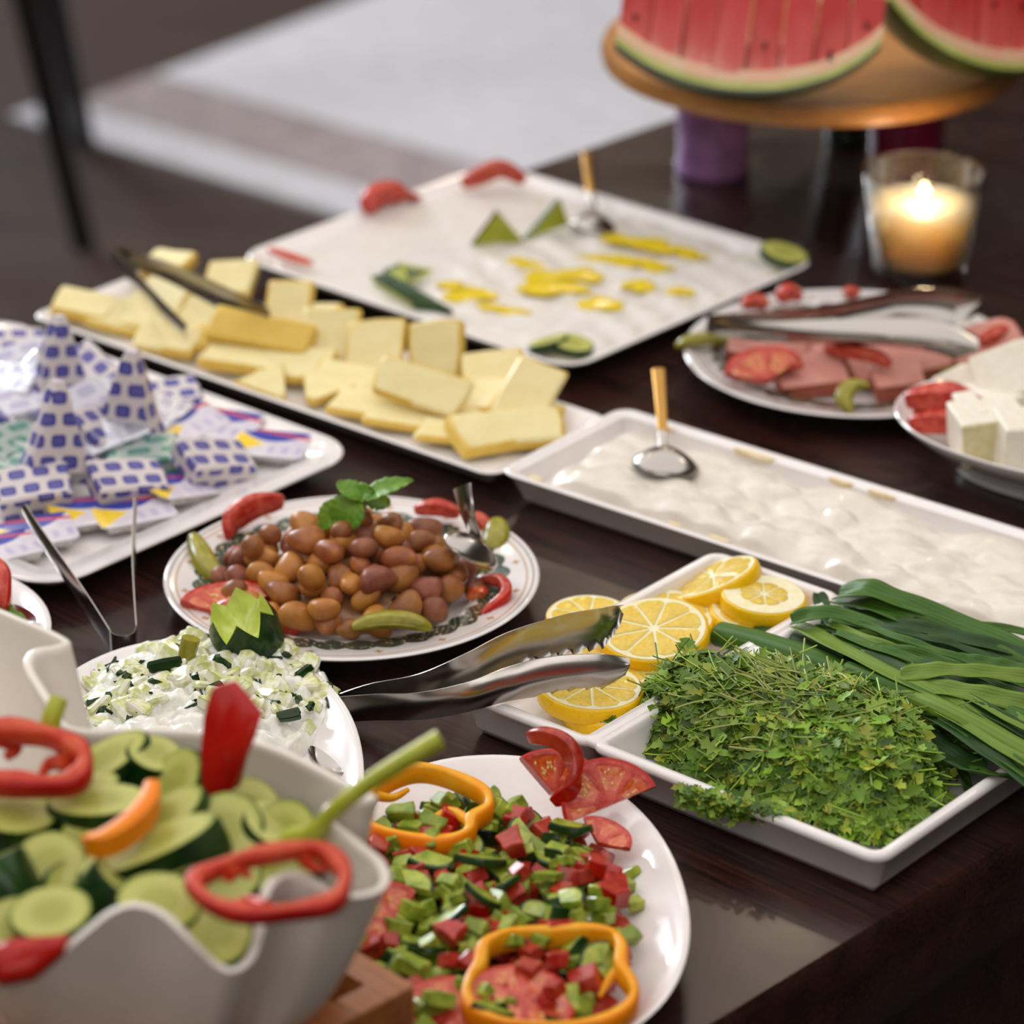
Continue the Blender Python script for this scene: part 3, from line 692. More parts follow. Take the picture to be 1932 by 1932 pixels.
def pickle(pts, label, wid=.0075, group=None):
    path = smooth_path(PP(pts), 18); base = path[0].copy(); n = 12; V, F, MI = [], [], []
    for i, p in enumerate(path):
        t = (path[min(i + 1, 17)] - path[max(i - 1, 0)]).normalized(); s = t.cross(Vector((0, 0, 1))).normalized(); u = s.cross(t)
        k = max(.16, math.sin(math.pi*(i + .6)/18.2)**.5)*wid
        for j in range(n):
            a = 2*math.pi*j/n; V.append(tuple(p - base + s*(k*math.cos(a)) + u*(k*.62*(math.sin(a) if math.sin(a) < 0 else math.sin(a)*1.0))))
    for i in range(17):
        for j in range(n): F.append((i*n + j, i*n + (j + 1) % n, (i + 1)*n + (j + 1) % n, (i + 1)*n + j)); MI.append(1 if 2 <= j <= 4 else 0)
    F.append(tuple(range(n))[::-1]); MI.append(1); F.append(tuple(17*n + j for j in range(n))); MI.append(1)
    return tag(ob('pickle_strip', mesh('pickle_strip', V, F, [M['pickle'], M['pickle_in']], MI), None, tuple(base)), label, 'pickle', group)

# ------------------------------------------------------------------ metalware
def spoon(label, bc, blen, bwid, yaw, handle, hw=.0035, tilt=0, pitch=0, depth=.010, gilt=0, name='spoon', face=1):
    """bowl centred at bc, its long axis turned by yaw; handle is a list of points from the neck on"""
    t = thing(name, label, 'spoon', tuple(bc)); V, F = [], []; nr, na = 7, 28
    for sgn in (1, -1):
        for i in range(nr + 1):
            r = i/nr
            for j in range(na):
                a = 2*math.pi*j/na; x = r*blen/2*math.cos(a); y = r*bwid/2*math.sin(a)*(1 - .16*math.cos(a)); z = -depth*(1 - r*r)*face
                V.append((x, y, z + (.0005 if sgn > 0 else -.0005)))
    def id_(s_, i, j): return (0 if s_ > 0 else (nr + 1)*na) + i*na + j % na
    for i in range(nr):
        for j in range(na):
            F.append((id_(1, i, j), id_(1, i + 1, j), id_(1, i + 1, j + 1), id_(1, i, j + 1))); F.append((id_(-1, i, j), id_(-1, i, j + 1), id_(-1, i + 1, j + 1), id_(-1, i + 1, j)))
    for j in range(na): F.append((id_(1, nr, j), id_(-1, nr, j), id_(-1, nr, j + 1), id_(1, nr, j + 1)))
    ob('bowl', mesh('bowl', V, F, M['steel'], sharp=70), t, rot=E3(tilt, pitch, yaw))
    path = smooth_path([Vector(p) - Vector(bc) for p in handle], 16); cut = 7 if gilt else 16
    def strip(pp, w0, w1):
        k = len(pp); return tube(pp, [w0 + (w1 - w0)*i/(k - 1) for i in range(k)], 10, .32)
    if gilt:
        V, F = strip(path[:cut + 1], hw*.75, hw*.7); ob('neck', mesh('neck', V, F, M['steel']), t)
        V, F = strip(path[cut:], hw*.8, hw*1.15); ob('handle', mesh('handle', V, F, M['brass']), t)['label'] = 'gilt handle'
    else: V, F = strip(path, hw*.7, hw*1.7); ob('handle', mesh('handle', V, F, M['steel']), t)
    return t
def arm(pts, prof, bulge, teeth=0, th=.0008, n=121, tooth=.0042):
    """tong arm: pts = upper edge, prof = height of the strip along it, bulge = how far it curves outward"""
    path = smooth_path(pts, n); rows = 9; V, F = [], []
    for side in (0, 1):
        for i, p in enumerate(path):
            t = (path[min(i + 1, n - 1)] - path[max(i - 1, 0)]); t.z = 0; t.normalize(); s = Vector((t.y, -t.x, 0)); f = i/(n - 1)
            h = float(np.interp(f, [a for a, _ in prof], [b for _, b in prof])); bl = float(np.interp(f, [0, .25, .6, 1], [0, .25, 1, .7]))*bulge
            cut = tooth*(((f - teeth)*(n - 1)/6) % 1)*min(1, (1.02 - f)*8) if teeth and f > teeth else 0
            for r in range(rows):
                v = r/(rows - 1); hh = h - (cut if r == rows - 1 else 0)
                V.append(tuple(p + Vector((0, 0, -hh*v)) + s*(bl*(1 - (2*v - 1)**2) + side*th*(1 if bulge >= 0 else -1))))
    L = n*rows
    for i in range(n - 1):
        for r in range(rows - 1):
            a, b, c, d = i*rows + r, (i + 1)*rows + r, (i + 1)*rows + r + 1, i*rows + r + 1; F.append((a, b, c, d)); F.append((a + L, d + L, c + L, b + L))
        for r in (0, rows - 1): a, b = i*rows + r, (i + 1)*rows + r; F.append((a, a + L, b + L, b) if r == 0 else (a, b, b + L, a + L))
    for r in range(rows - 1):
        a = r; F.append((a, a + 1, a + 1 + L, a + L)); a = (n - 1)*rows + r; F.append((a, a + L, a + 1 + L, a + 1))
    return V, F
def tongs(label, arms, bend, th=.0009):
    c = Vector(bend[len(bend)//2]); t = thing('tongs', label, 'tongs', (c.x, c.y, c.z))
    for (pts, prof, bulge, teeth) in arms:
        V, F = arm([Vector(p) - c for p in pts], prof, bulge, teeth, th); ob('arm', mesh('arm', V, F, M['steel'], sharp=40), t)
    h = arms[0][1][0][1]; V, F = arm([Vector(p) - c for p in bend], [(0, h), (1, h)], 0, 0, th, 24); ob('spring_bend', mesh('spring_bend', V, F, M['steel'], sharp=60), t)

# ------------------------------------------------------------------ garnish on the labneh
crescent('tomato_slice', 'red tomato wedge at the back left of the labneh, its tail pointing right', PP([(692, 398, .022), (705, 372, .030), (738, 360, .030), (762, 372, .024)]), .016, .017, [M['tom_skin'], M['tom_flesh']], 'tomato slice', taper=.5)
crescent('tomato_tail', 'narrow tomato tail curling to the right beside the wedge on the labneh', PP([(735, 358, .026), (762, 366, .024), (795, 374, .018)]), .008, .007, [M['tom_skin'], M['tom_flesh']], 'tomato slice')
crescent('tomato_slice', 'curved tomato slice on the back rim of the labneh platter', PP([(872, 350, .022), (905, 336, .028), (945, 322, .033), (990, 344, .024)]), .010, .013, [M['tom_skin'], M['tom_flesh']], 'tomato slice', arch=.003)
crescent('red_pepper_strip', 'thin red pepper strip at the left corner of the labneh platter', PP([(506, 470, .0225), (545, 483, .0225), (590, 498, .0215)]), .0065, .0055, [M['red_pepper'], M['red_pepper_in']], 'pepper', taper=.3)
def cuke_piece(name, label, pts, z0, z1, cat='cucumber slice', group=None, skin_edge=0, th=.005, face=1):
    """a flat piece of cucumber with the outline pts (pixels), leaning between z0 (front) and z1 (back); skin on one edge"""
    V3 = [P(x, y, z) for x, y, z in pts]; c = sum(V3, Vector())/len(V3)
    n = (V3[1] - V3[0]).cross(V3[2] - V3[0]).normalized()
    if n.z < 0 or (abs(n.z) < .2 and n.y > 0): n = -n
    m = len(V3); top = [p - c for p in V3]; bot = [p - c - n*th for p in V3]; V = [tuple(p) for p in top + bot]
    F = [tuple(range(m)), tuple(range(m, 2*m))[::-1]]; MI = [face, 1]
    for i in range(m): k = (i + 1) % m; F.append((i, i + m, k + m, k)); MI.append(0 if i in (skin_edge if isinstance(skin_edge, tuple) else (skin_edge,)) else 1)
    me = mesh(name, V, F, [M['cuke_skin'], M['cuke_piece']], MI, smooth=False)
    o = ob(name, me, None, tuple(c)); b = o.modifiers.new('bevel', 'BEVEL'); b.width = .0007; b.segments = 2
    return tag(o, label, cat, group)
cuke_piece('cucumber_wedge', 'upright cucumber triangle in the middle of the labneh platter', [(890, 464, .016), (938, 400, .046), (988, 458, .016)], 0, 0, skin_edge=(0,))
cuke_piece('cucumber_wedge', 'upright cucumber triangle leaning beside the spoon in the labneh', [(990, 452, .016), (1058, 376, .044), (1075, 424, .020)], 0, 0, skin_edge=(0,))
cuke_piece('cucumber_wedge', 'dark cucumber wedge pointing right at the near edge of the labneh', [(697, 522, .0235), (730, 512, .0285), (852, 582, .0225), (775, 572, .0225)], 0, 0, skin_edge=(1, 2, 0), th=.007, face=0)
cuke_piece('cucumber_wedge', 'short dark cucumber wedge behind the pointed one on the labneh', [(722, 508, .0245), (755, 495, .031), (816, 508, .0245), (775, 528, .0245)], 0, 0, skin_edge=(0, 3), th=.006, face=0)
def cslice(px, py, z, label, rx=0, ry=0, rz=0, s=(1, 1, 1), group=None, th='thin', parent=None):
    o = ob('cucumber_slice', CUKE[th], parent, tuple(P(px, py, z)), E3(rx, ry, rz), s); return tag(o, label, 'cucumber slice', group)
CUKE = {}
for k_, th_ in (('thin', .0045), ('thick', .010)):
    V, F, MI = disc_slice(.019, th_, 0, 360, 6, 28, None, None, .05, None, .015); CUKE[k_] = mesh('cucumber_slice', V, F, [M['cuke_skin'], M['cuke']], MI, sharp=50)
cslice(1035, 648, .022, 'left one of two cucumber slices on the near corner of the labneh platter', -14, -10, 20, (.85, .7, 1.3))
cslice(1080, 652, .022, 'right one of two cucumber slices on the near corner of the labneh platter', 8, 10, 0, (.85, .7, 1.4))
cslice(1478, 482, .024, 'cucumber slice lying on the right corner of the labneh platter', 14, 14, 15, (1.1, .8, 1.6))
bc = P(1120, 424, .020)
spoon('teaspoon with a gilt handle standing in the labneh', bc, .040, .038, 90, [bc + Vector((0, .016, .002)), P(1117, 380, .032), P(1112, 335, .043), P(1108, 288, .052)], .0042, gilt=1, depth=.009, tilt=8, face=-1)
bc = P(1255, 874, .030)
spoon('teaspoon with a gilt handle resting in the long dish of cream', bc, .042, .046, 90, [bc + Vector((0, .017, .001)), P(1251, 835, .034), P(1248, 770, .047), P(1243, 697, .060)], .0042, gilt=1, depth=.011, tilt=6, face=-1)

# ------------------------------------------------------------------ yellow cheese
def cheese():
    L = [  # x, y, z, lx, ly, lz, rx, ry, rz, what
        (160, 578, .022, .042, .030, .010, 14, 6, -14, 'slab at the left end of the cheese dish'),
        (232, 598, .018, .044, .034, .008, 16, 4, -20, 'slab second from the left end, under the tongs'),
        (318, 502, .034, .034, .030, .012, 12, -8, -30, 'chunk behind the tongs at the back of the dish'),
        (305, 560, .026, .048, .038, .008, 22, -6, -36, 'slab lying under the crossing tong arms'),
        (385, 588, .024, .046, .036, .008, 24, -4, -22, 'slab under the lower tip of the tongs'),
        (436, 530, .034, .036, .032, .012, 30, -6, -16, 'raised block just right of the tong arm'),
        (318, 643, .020, .044, .030, .009, 16, 2, -14, 'flat slice on the near rim, left half'),
        (545, 580, .036, .034, .040, .007, 46, -4, -12, 'upright slice behind the tong tips'),
        (475, 682, .019, .068, .026, .010, 12, 3, -18, 'long flat slice along the near rim'),
        (494, 628, .034, .074, .026, .012, 40, 6, -16, 'golden slab with a deep yellow cut side'),
        (622, 640, .030, .040, .046, .007, 42, -2, -10, 'large upright slice, first of the three in a row'),
        (708, 664, .030, .040, .048, .007, 40, -4, -8, 'large upright slice, middle of the three in a row'),
        (510, 728, .019, .040, .036, .0055, 12, -10, 30, 'pointed slice hanging over the near rim'),
        (605, 738, .017, .046, .030, .007, 12, 4, -26, 'slice lying by the pointed one'),
        (690, 762, .018, .046, .030, .007, 14, 2, -20, 'slice under the front of the middle row'),
        (822, 666, .032, .036, .044, .009, 50, -6, -8, 'upright slice with a clear side, last of the three in a row'),
        (770, 790, .016, .056, .026, .007, 10, 2, -16, 'thin slice along the near rim by the big tilted one'),
        (930, 706, .028, .040, .036, .009, 30, -6, -4, 'slice with a cut corner behind the notch'),
        (905, 748, .022, .040, .034, .008, 22, -14, -40, 'slice beside the dark notch'),
        (997, 745, .030, .034, .052, .008, 32, 14, -22, 'tall slice at the right end, leaning left'),
        (795, 732, .034, .062, .030, .009, 36, 10, -22, 'big tilted slice on top near the right end'),
        (860, 815, .016, .050, .030, .006, 6, 0, -10, 'thin slice under the big front one'),
        (960, 812, .021, .072, .036, .011, 18, 2, 16, 'big thick slice at the front right end'),
        (275, 595, .020, .046, .036, .008, 14, -4, -24, 'slab between the two tong arms'), (345, 610, .019, .044, .030, .008, 14, 6, -30, 'slab just under the lower tong tip'),
        (560, 690, .020, .050, .034, .008, 16, -4, -16, 'slab at the foot of the first upright slice'), (655, 718, .019, .048, .034, .008, 16, 2, -18, 'slab at the foot of the middle upright slice'),
        (735, 752, .017, .044, .030, .007, 10, 4, -16, 'slab under the left edge of the big tilted one'), (885, 780, .017, .050, .036, .008, 10, 0, -14, 'slab under the right edge of the big tilted one'),
        (1000, 785, .017, .042, .034, .008, 8, 4, -10, 'slab at the right end under the tall slice'), (590, 600, .024, .040, .030, .008, 20, -6, -16, 'slab half hidden behind the first upright slice'), (410, 640, .022, .050, .030, .008, 14, -2, -20, 'slab below the golden one, left end'),
    ]
    for i, (x, y, z, lx, ly, lz, rx, ry, rz, what) in enumerate(L):
        lx *= 1.1; ly *= 1.08; V, F = box_vf(lx, ly, lz, .0022, .06, i)
        MI = [1 if abs(sum(V[k][2] for k in f)/len(f)) < lz*.44 and len(f) == 4 else 0 for f in F]
        if 'golden' in what: MI = [1]*len(F)
        if 'pointed' in what: V = [(a*(1 - .9*max(0, min(1, (b/ly + .5)))) if False else a*(.12 + .88*max(0, min(1, b/ly + .5))), b, c) for a, b, c in V]
        me = mesh('cheese_slice', V, F, [M['cheese'], M['cheese_edge']], MI, sharp=35)
        tag(ob('cheese_slice', me, None, tuple(P(x, y, z)), E3(rx, ry, rz)), 'yellow cheese ' + what, 'cheese', 'yellow cheese slices on the narrow dish')
cheese()
tongs('steel tongs lying across the yellow cheese', [
    (PP([(216, 474, .056), (262, 520, .052), (310, 570, .050), (354, 614, .046)]), [(0, .012), (.6, .014), (1, .010)], .003, 0),
    (PP([(222, 466, .056), (320, 496, .060), (420, 540, .060), (502, 580, .054)]), [(0, .012), (.6, .020), (1, .012)], -.005, 0)],
    PP([(216, 474, .056), (207, 468, .056), (212, 464, .056), (222, 466, .056)]))

# ------------------------------------------------------------------ butter portions
def portions():
    def place(me, name, label, x, y, z, rx, ry, rz, s=(1, 1, 1)):
        o = ob(name, me, None, tuple(P(x, y, z)), E3(rx, ry, rz), s if s != (1, 1, 1) else (1.2, 1.2, 1.1)); return tag(o, label, 'butter portion', 'wrapped portions in the white tray')
    # triangular portion standing on its broad side
    def tri(m):
        h, w0, w1, t = .056, .021, .004, .010
        rings = []
        for f in (0, .04, .3, .6, .9, 1):
            ww = w0 + (w1 - w0)*f; k = .8 if f in (0, 1) else 1
            rings.append([(a, b, h*f - h/2) for a, b in outline(ww*k, t*(1 - .45*f)*k, .002, 3, 3)])
        V, F = loft(rings); V = [(x + .0012*noise.noise(Vector((x*90, y*90, z*90))), y + .0012*noise.noise(Vector((x*70, 3, z*90))), z) for x, y, z in V]
        me = mesh('wedge_portion', V, F, m, sharp=35); boxuv(me); return me
    def bx(m, lx=.042, ly=.030, lz=.017):
        V, F = box_vf(lx, ly, lz, .0016, .05, int(lx*9999)); V = [(x, y, z + .0008*noise.noise(Vector((x*150, y*150, z*60)))) for x, y, z in V]
        me = mesh('wrapped_block', V, F, m, sharp=35); boxuv(me); return me
    tb, bb, bw, bf, bg = tri(M['wrap_blue']), bx(M['wrap_blue']), bx(M['wrap_white'], .040), bx(M['wrap_foil'], .041), bx(M['wrap_green'], .043)
    for (x, y, z, rx, ry, rz, s, lb) in [
        (112, 676, .064, -8, 6, 24, 1.1, 'triangular blue-printed portion standing highest at the back left'),
        (246, 748, .050, -6, 2, -14, 1.2, 'triangular blue-printed portion standing near the middle of the heap'),
        (106, 806, .058, -10, 8, 22, 1.15, 'triangular blue-printed portion standing in front of the silver blocks')]:
        place(tb, 'wedge_portion', lb, x, y, z, rx, ry, rz, (s, s*1.2, s))
    for (me, x, y, z, rx, ry, rz, lb) in [
        (bb, 240, 912, .024, 14, 6, 24, 'blue-printed block lying in front centre of the tray'),
        (bb, 62, 925, .026, 16, -4, 14, 'blue-printed block at the left front, behind the tong teeth'),
        (bb, 404, 872, .020, 18, 12, 34, 'blue-printed block nearest the right corner of the tray'),
        (bb, 312, 756, .024, 10, -4, 18, 'blue-printed block beside the middle standing triangle'),
        (bb, 172, 712, .030, 28, 12, -50, 'blue-printed block curled open behind the silver block'),
        (bb, -4, 782, .032, 20, 10, 80, 'blue-printed block cut by the left frame edge'),
        (bw, 44, 690, .036, 16, -10, 26, 'pale foil block at the back left of the heap'),
        (bw, 40, 772, .036, 12, -6, 16, 'pale foil block in front of the back left one'),
        (bf, 172, 762, .030, 20, 8, 34, 'silver block between the two standing triangles'),
        (bf, 208, 826, .026, 14, -8, 30, 'silver block lying right of the front triangle'),
        (bg, 22, 842, .026, 14, 0, 50, 'green-printed block under the pale ones at the left'),
        (bg, 270, 862, .018, 8, -6, 4, 'green-printed block in the shade of the middle'),
        (bg, 52, 884, .020, 10, 6, -16, 'green-printed block behind the left front block'),
        (bw, 290, 820, .013, 0, 0, 30, 'pale block at the bottom under the middle triangle'),
        (bb, 120, 880, .014, 0, 0, 10, 'blue-printed block at the bottom under the front triangle'),
        (bf, 110, 740, .018, 0, 4, 40, 'silver block at the bottom behind the front triangle'),
        (bb, 20, 900, .012, 0, 0, 30, 'blue-printed block at the bottom left'),
        (bf, 92, 730, .040, 24, 16, -30, 'silver block high behind the front triangle'), (bw, 152, 775, .034, 30, -12, 40, 'pale block leaning between the two left triangles'), (bf, 18, 730, .042, 18, -8, -20, 'silver block at the left edge on top of the pale ones'),
        (bb, 190, 812, .028, 30, 10, 60, 'blue-printed block tilted on the silver ones'), (bf, 290, 785, .020, 10, 4, -30, 'silver block at the foot of the middle triangle'), (bb, 20, 660, .026, 10, 0, 10, 'blue-printed block at the very back left')]:
        place(me, 'wrapped_block', lb, x, y, z, rx, ry, rz)
    # flat tubs with printed peel-off lids and a crimped flange
    V, F = dish_vf(.0225, .0165, .005, [(.004, .0035), (.001, .0040), (0, .0032), (.0008, .0026), (.003, .002), (.005, -.004), (.007, -.005)], k=4, mm=4) if False else dish_vf(.0225, .0165, .005, [(.006, .0036), (.001, .0036), (0, .0030), (.0008, .0024), (.003, .0016), (.0045, -.004), (.0075, -.005)], k=4, m=4)
    tub = mesh('tub', V, F, M['foil'], sharp=40)
    V, F = dish_vf(.0222, .0162, .005, [(.006, .0042), (.0012, .0043), (0, .0038), (.001, .0036), (.006, .0036)], k=4, m=4); lid = mesh('lid', V, F, M['lid'], sharp=60)
    for (x, y, z, rx, ry, rz, lb) in [
        (172, 972, .0150, 4, 2, 24, 'flat butter tub with blue and yellow lid between the tong arms'),
        (66, 1012, .0150, 4, -3, 20, 'flat butter tub with blue lid corner left of the tongs'),
        (420, 808, .0175, 8, 2, -16, 'flat butter tub with a yellow wedge behind the right block'),
        (512, 846, .0150, 4, 0, -12, 'flat butter tub nearest the right corner of the tray'),
        (352, 806, .0190, 10, -6, 40, 'flat butter tub with a blue corner right of the middle triangle'),
        (2, 1042, .0150, 0, 0, 30, 'flat butter tub cut off by the left frame edge'),
        (330, 926, .0150, 6, 14, 50, 'foil tub leaning right of the front block'),
        (250, 972, .0145, 2, 0, 26, 'flat butter tub under the front centre block')]:
        t = thing('butter_tub', lb, 'butter portion', tuple(P(x, y, z)), E3(rx, ry, rz), 'wrapped portions in the white tray')
        t.scale = (1.22, 1.22, 1); ob('tub', tub, t); ob('lid', lid, t)
portions()
tongs('small steel serving tongs leaning on the rim of the butter tray', [
    (PP([(208, 1188, .018), (170, 1128, .028), (122, 1057, .042), (76, 992, .050), (48, 950, .054)]), [(0, .017), (.4, .016), (.8, .013), (1, .008)], -.003, .72),
    (PP([(256, 1180, .018), (251, 1105, .028), (248, 1020, .040), (252, 938, .050)]), [(0, .017), (.5, .014), (1, .010)], .002, 0)],
    PP([(208, 1188, .018), (214, 1195, .018), (232, 1199, .018), (250, 1194, .018), (256, 1180, .018)]), .0007)

# ------------------------------------------------------------------ beans
def beans():
    cx, cy = bean_plate.location.x - .003, bean_plate.location.y - .006; a, b = .087, .072; rn = random.Random(11)
    def h(x, y):
        q = (x/a)**2 + (y/b)**2; s = max(0, 1 - q)
        return .0065 + .026*s**.8 + .010*math.exp(-((x - .01)**2 + (y - .026)**2)/.0009)
    V, F = spread_vf(a*.8, b*.8, .05, lambda x, y: h(x, y) - .001 + .0022*fbm(x, y, 110, 5), 26, e=2, m=8, z0=.006, edge=.9)
    t = tag(ob('bean_sauce', mesh('bean_sauce', V, F, M['sauce'], sharp=80), None, (cx, cy, 0)), 'thick beige sauce between the stewed brown beans', 'sauce')
    def bean(x, y, z): k = .17*math.cos(x/.0105*1.3); return (x, (y - .0040*math.cos(x*130) + .0022)*(1 - .10*x/.0105), z*(1 + .14*x/.0105))
    V, F = sphere_vf(.0108, .0078, .0070, 16, 10, bean); ms = {k: mesh('bean', V, F, M[k], sharp=80) for k in ('bean', 'bean_red', 'bean_yellow')}
    V2, F2 = sphere_vf(.0082, .0074, .0072, 12, 8, lambda x, y, z: (x, y, z*(1 - .12*(x > .002)))); ms2 = {k: mesh('bean', V2, F2, M[k], sharp=80) for k in ('bean', 'bean_red', 'bean_yellow')}
    V, F = sphere_vf(.0008, .0024, .0013, 8, 5); eye = mesh('eye', V, F, M['bean_eye'])
    H = Heap(-.1, .1, -.09, .09, h); n = 0; placed = []
    for k in range(1400):
        r, th = math.sqrt(rn.random()), rn.uniform(0, 2*math.pi); x, y = a*.97*r*math.cos(th), b*.97*r*math.sin(th)
        lim = .0150 if k < 900 else .0185
        if k > 900 and r > .75: continue
        if any((x - u)**2 + (y - v)**2 < lim**2 for u, v, g in placed if g == (k < 900)): continue
        placed.append((x, y, k < 900)); z = H.drop(x, y, .0085, .0125, 58, .8); gx, gy = H.slope(x, y, .012)
        u = rn.random(); key = 'bean' if u < .52 else ('bean_red' if u < .74 else 'bean_yellow'); me = (ms if rn.random() < .72 else ms2)[key]; s = rn.uniform(.92, 1.30)
        o = ob('bean', me, None, (cx + x, cy + y, z), (math.atan(gy)*.6 + rn.uniform(-.5, .5), -math.atan(gx)*.6 + rn.uniform(-.5, .5), rn.uniform(0, 6.28)), (s, s*rn.uniform(.92, 1.1), s))
        tag(o, {'bean': 'plump brown stewed bean in the heap on the printed plate', 'bean_red': 'dark reddish stewed bean in the heap on the printed plate', 'bean_yellow': 'yellowish skinless bean in the heap on the printed plate'}[key], 'bean', 'stewed beans heaped on the printed plate')
        if rn.random() < .18: ob('eye', eye, o, (.0, .0072, .001), (0, 0, math.pi/2))
        n += 1
        if n >= 165: break
    return H, cx, cy
beans()
TS = [M['tom_skin'], M['tom_flesh']]
crescent('tomato_slice', 'curved red tomato slice at the back left of the beans', PP([(432, 1020, .016), (440, 985, .026), (480, 958, .032), (535, 948, .030)]), .009, .016, TS, 'tomato slice', arch=.002)
crescent('tomato_slice', 'red tomato slice behind the beans, left of the spoon handle', PP([(782, 962, .024), (825, 957, .028), (868, 970, .024)]), .009, .011, TS, 'tomato slice')
crescent('tomato_slice', 'end of a red tomato slice just right of the spoon handle', PP([(888, 975, .022), (905, 985, .021), (925, 1003, .017)]), .010, .011, TS, 'tomato slice')
tomato('third', P(432, 1163, .016), 'flat tomato slice at the front left edge of the bean plate', (16, -4, 20), 1.05)
crescent('tomato_slice', 'long red tomato slice tucked under the beans at the front left', PP([(395, 1158, .018), (440, 1140, .022), (500, 1146, .020), (525, 1166, .016)]), .010, .008, TS, 'tomato slice')
crescent('tomato_slice', 'red tomato piece behind the carved cucumber, right side', PP([(510, 1150, .020), (545, 1175, .014), (570, 1190, .010)]), .016, .007, TS, 'tomato slice')
crescent('tomato_slice', 'curled red tomato slice at the right front edge of the bean plate', PP([(905, 1092, .020), (945, 1098, .022), (955, 1125, .020), (928, 1150, .016), (908, 1163, .014)]), .007, .011, TS, 'tomato slice')
crescent('tomato_slice', 'inner flesh of the curled tomato slice, lying in its bend', PP([(880, 1128, .013), (900, 1115, .018), (918, 1122, .016)]), .010, .007, [M['tom_flesh'], M['tom_gel']], 'tomato slice')
pickle([(364, 1008, .024), (380, 1045, .021), (400, 1080, .017), (428, 1102, .013)], 'long pickle strip on the left rim of the bean plate', .0085)
pickle([(938, 980, .022), (936, 1010, .019), (926, 1040, .015)], 'short pickle strip on the right rim behind the spoon', .0095)
pickle([(935, 1058, .014), (912, 1072, .013), (895, 1078, .013)], 'pickle piece under the spoon bowl', .0085)
pickle([(664, 1184, .024), (700, 1172, .026), (745, 1168, .026), (785, 1174, .025), (813, 1186, .021)], 'long pickle strip at the front of the bean plate', .0085)
bc = P(888, 1036, .042)
spoon('wide steel spoon resting in the beans with its handle up', bc, .030, .042, 100, [bc + Vector((.004, .010, .004)), P(893, 1000, .052), P(880, 960, .066), P(872, 918, .078)], .0052, depth=.008, tilt=34, pitch=-14, face=-1)
def mint():
    t = thing('mint_sprig', 'fresh green mint sprig on top of the beans', 'mint', tuple(P(668, 952, .068)))
    def leaf(tip, base, wid, droop, side=0):
        b, e = P(*base) - t.location, P(*tip) - t.location; d = e - b; L = d.length; d.normalize(); s = d.cross(Vector((0, -.55, .84))).normalized(); u = s.cross(d)
        V, F = [], []; nl, nw = 16, 8
        for i in range(nl + 1):
            f = i/nl; w_ = wid*(math.sin(math.pi*f**.8)**.75 if f < 1 else 0)*(1 + .06*(i % 2)) + .0003
            for j in range(nw + 1):
                g = 2*j/nw - 1; rip = .0009*math.sin(f*34 - abs(g)*5)*abs(g)
                V.append(tuple(b + d*(L*f) + s*(w_*g) + u*(droop*math.sin(math.pi*f) + abs(g)*.0022 + rip + side*g*w_)))
        for i in range(nl):
            for j in range(nw): a = i*(nw + 1) + j; F.append((a, a + 1, a + nw + 2, a + nw + 1))
        o = ob('leaf', mesh('leaf', V, F, M['mint'], sharp=80), t); m = o.modifiers.new('thick', 'SOLIDIFY'); m.thickness = .0004
    leaf((640, 1002, .050), (676, 938, .072), .0125, .004)
    leaf((604, 1000, .048), (652, 948, .066), .0085, .003)
    leaf((780, 908, .080), (680, 944, .070), .0085, .004, .5)
    leaf((636, 912, .078), (684, 944, .070), .0080, .003, -.4)
    leaf((735, 952, .062), (678, 940, .070), .0085, .002)
    leaf((706, 926, .076), (672, 940, .070), .0070, .002)
    V, F = tube(smooth_path([P(678, 940, .070) - t.location, P(690, 960, .058) - t.location, P(700, 985, .044) - t.location], 8), .0014, 8); ob('stem', mesh('stem', V, F, M['celery']), t)
mint()

# ------------------------------------------------------------------ sausage plate
def sausage():
    L = [(1450, 660, .022, .030, .026, .011, 16, 4, -16, 'at the left of the plate'), (1520, 672, .019, .028, .024, .011, 12, 0, -10, 'under the left tomato'),
         (1548, 712, .019, .034, .024, .012, 16, -4, 8, 'at the front centre'), (1706, 716, .021, .024, .023, .013, 16, -6, 4, 'at the front right by the cheese bowl'),
         (1700, 682, .024, .040, .020, .010, 18, -8, 8, 'under the tong scoops'), (1820, 660, .026, .044, .018, .010, 20, -12, 14, 'at the right rim'),
         (1455, 632, .022, .030, .022, .010, 6, 0, 0, 'at the back left under the tongs'), (1600, 650, .022, .040, .024, .010, 8, 0, -6, 'in the middle under the tongs')]
    for i, (x, y, z, a, b, h, rx, ry, rz, wh) in enumerate(L):
        rings = [[(u, v, zz) for u, v in outline(a*k, b*k, b*.7, 6, 4)] for k, zz in ((.96, -h/2), (1, -h/2 + .001), (1, h/2 - .001), (.96, h/2))]
        V, F = loft(rings)
        if i in (2, 3, 0): V = [(min(p[0], a*.55) if i != 0 else p[0], max(p[1], -b*.6), p[2]) for p in V]
        MI = [0 if len(f) > 4 else 1 for f in F]
        tag(ob('sausage_slice', mesh('sausage_slice', V, F, [M['meat'], M['meat_side']], MI, sharp=40), None, tuple(P(x, y, z)), E3(rx, ry, rz)), 'thick pink sausage slice ' + wh, 'sausage', 'sausage slices on the grey-lined plate')
sausage()
tomato('third', P(1448, 722, .024), 'ragged tomato piece on the front left of the sausage plate', (30, -10, 30), 1.05)
crescent('tomato_slice', 'tomato strip lying from the ragged piece over a sausage slice', PP([(1425, 712, .026), (1460, 688, .030), (1515, 690, .032)]), .012, .010, TS, 'tomato slice')
crescent('tomato_slice', 'long red tomato slice in the middle below the tongs', PP([(1556, 656, .034), (1600, 662, .038), (1650, 672, .038), (1680, 690, .034)]), .011, .010, TS, 'tomato slice')
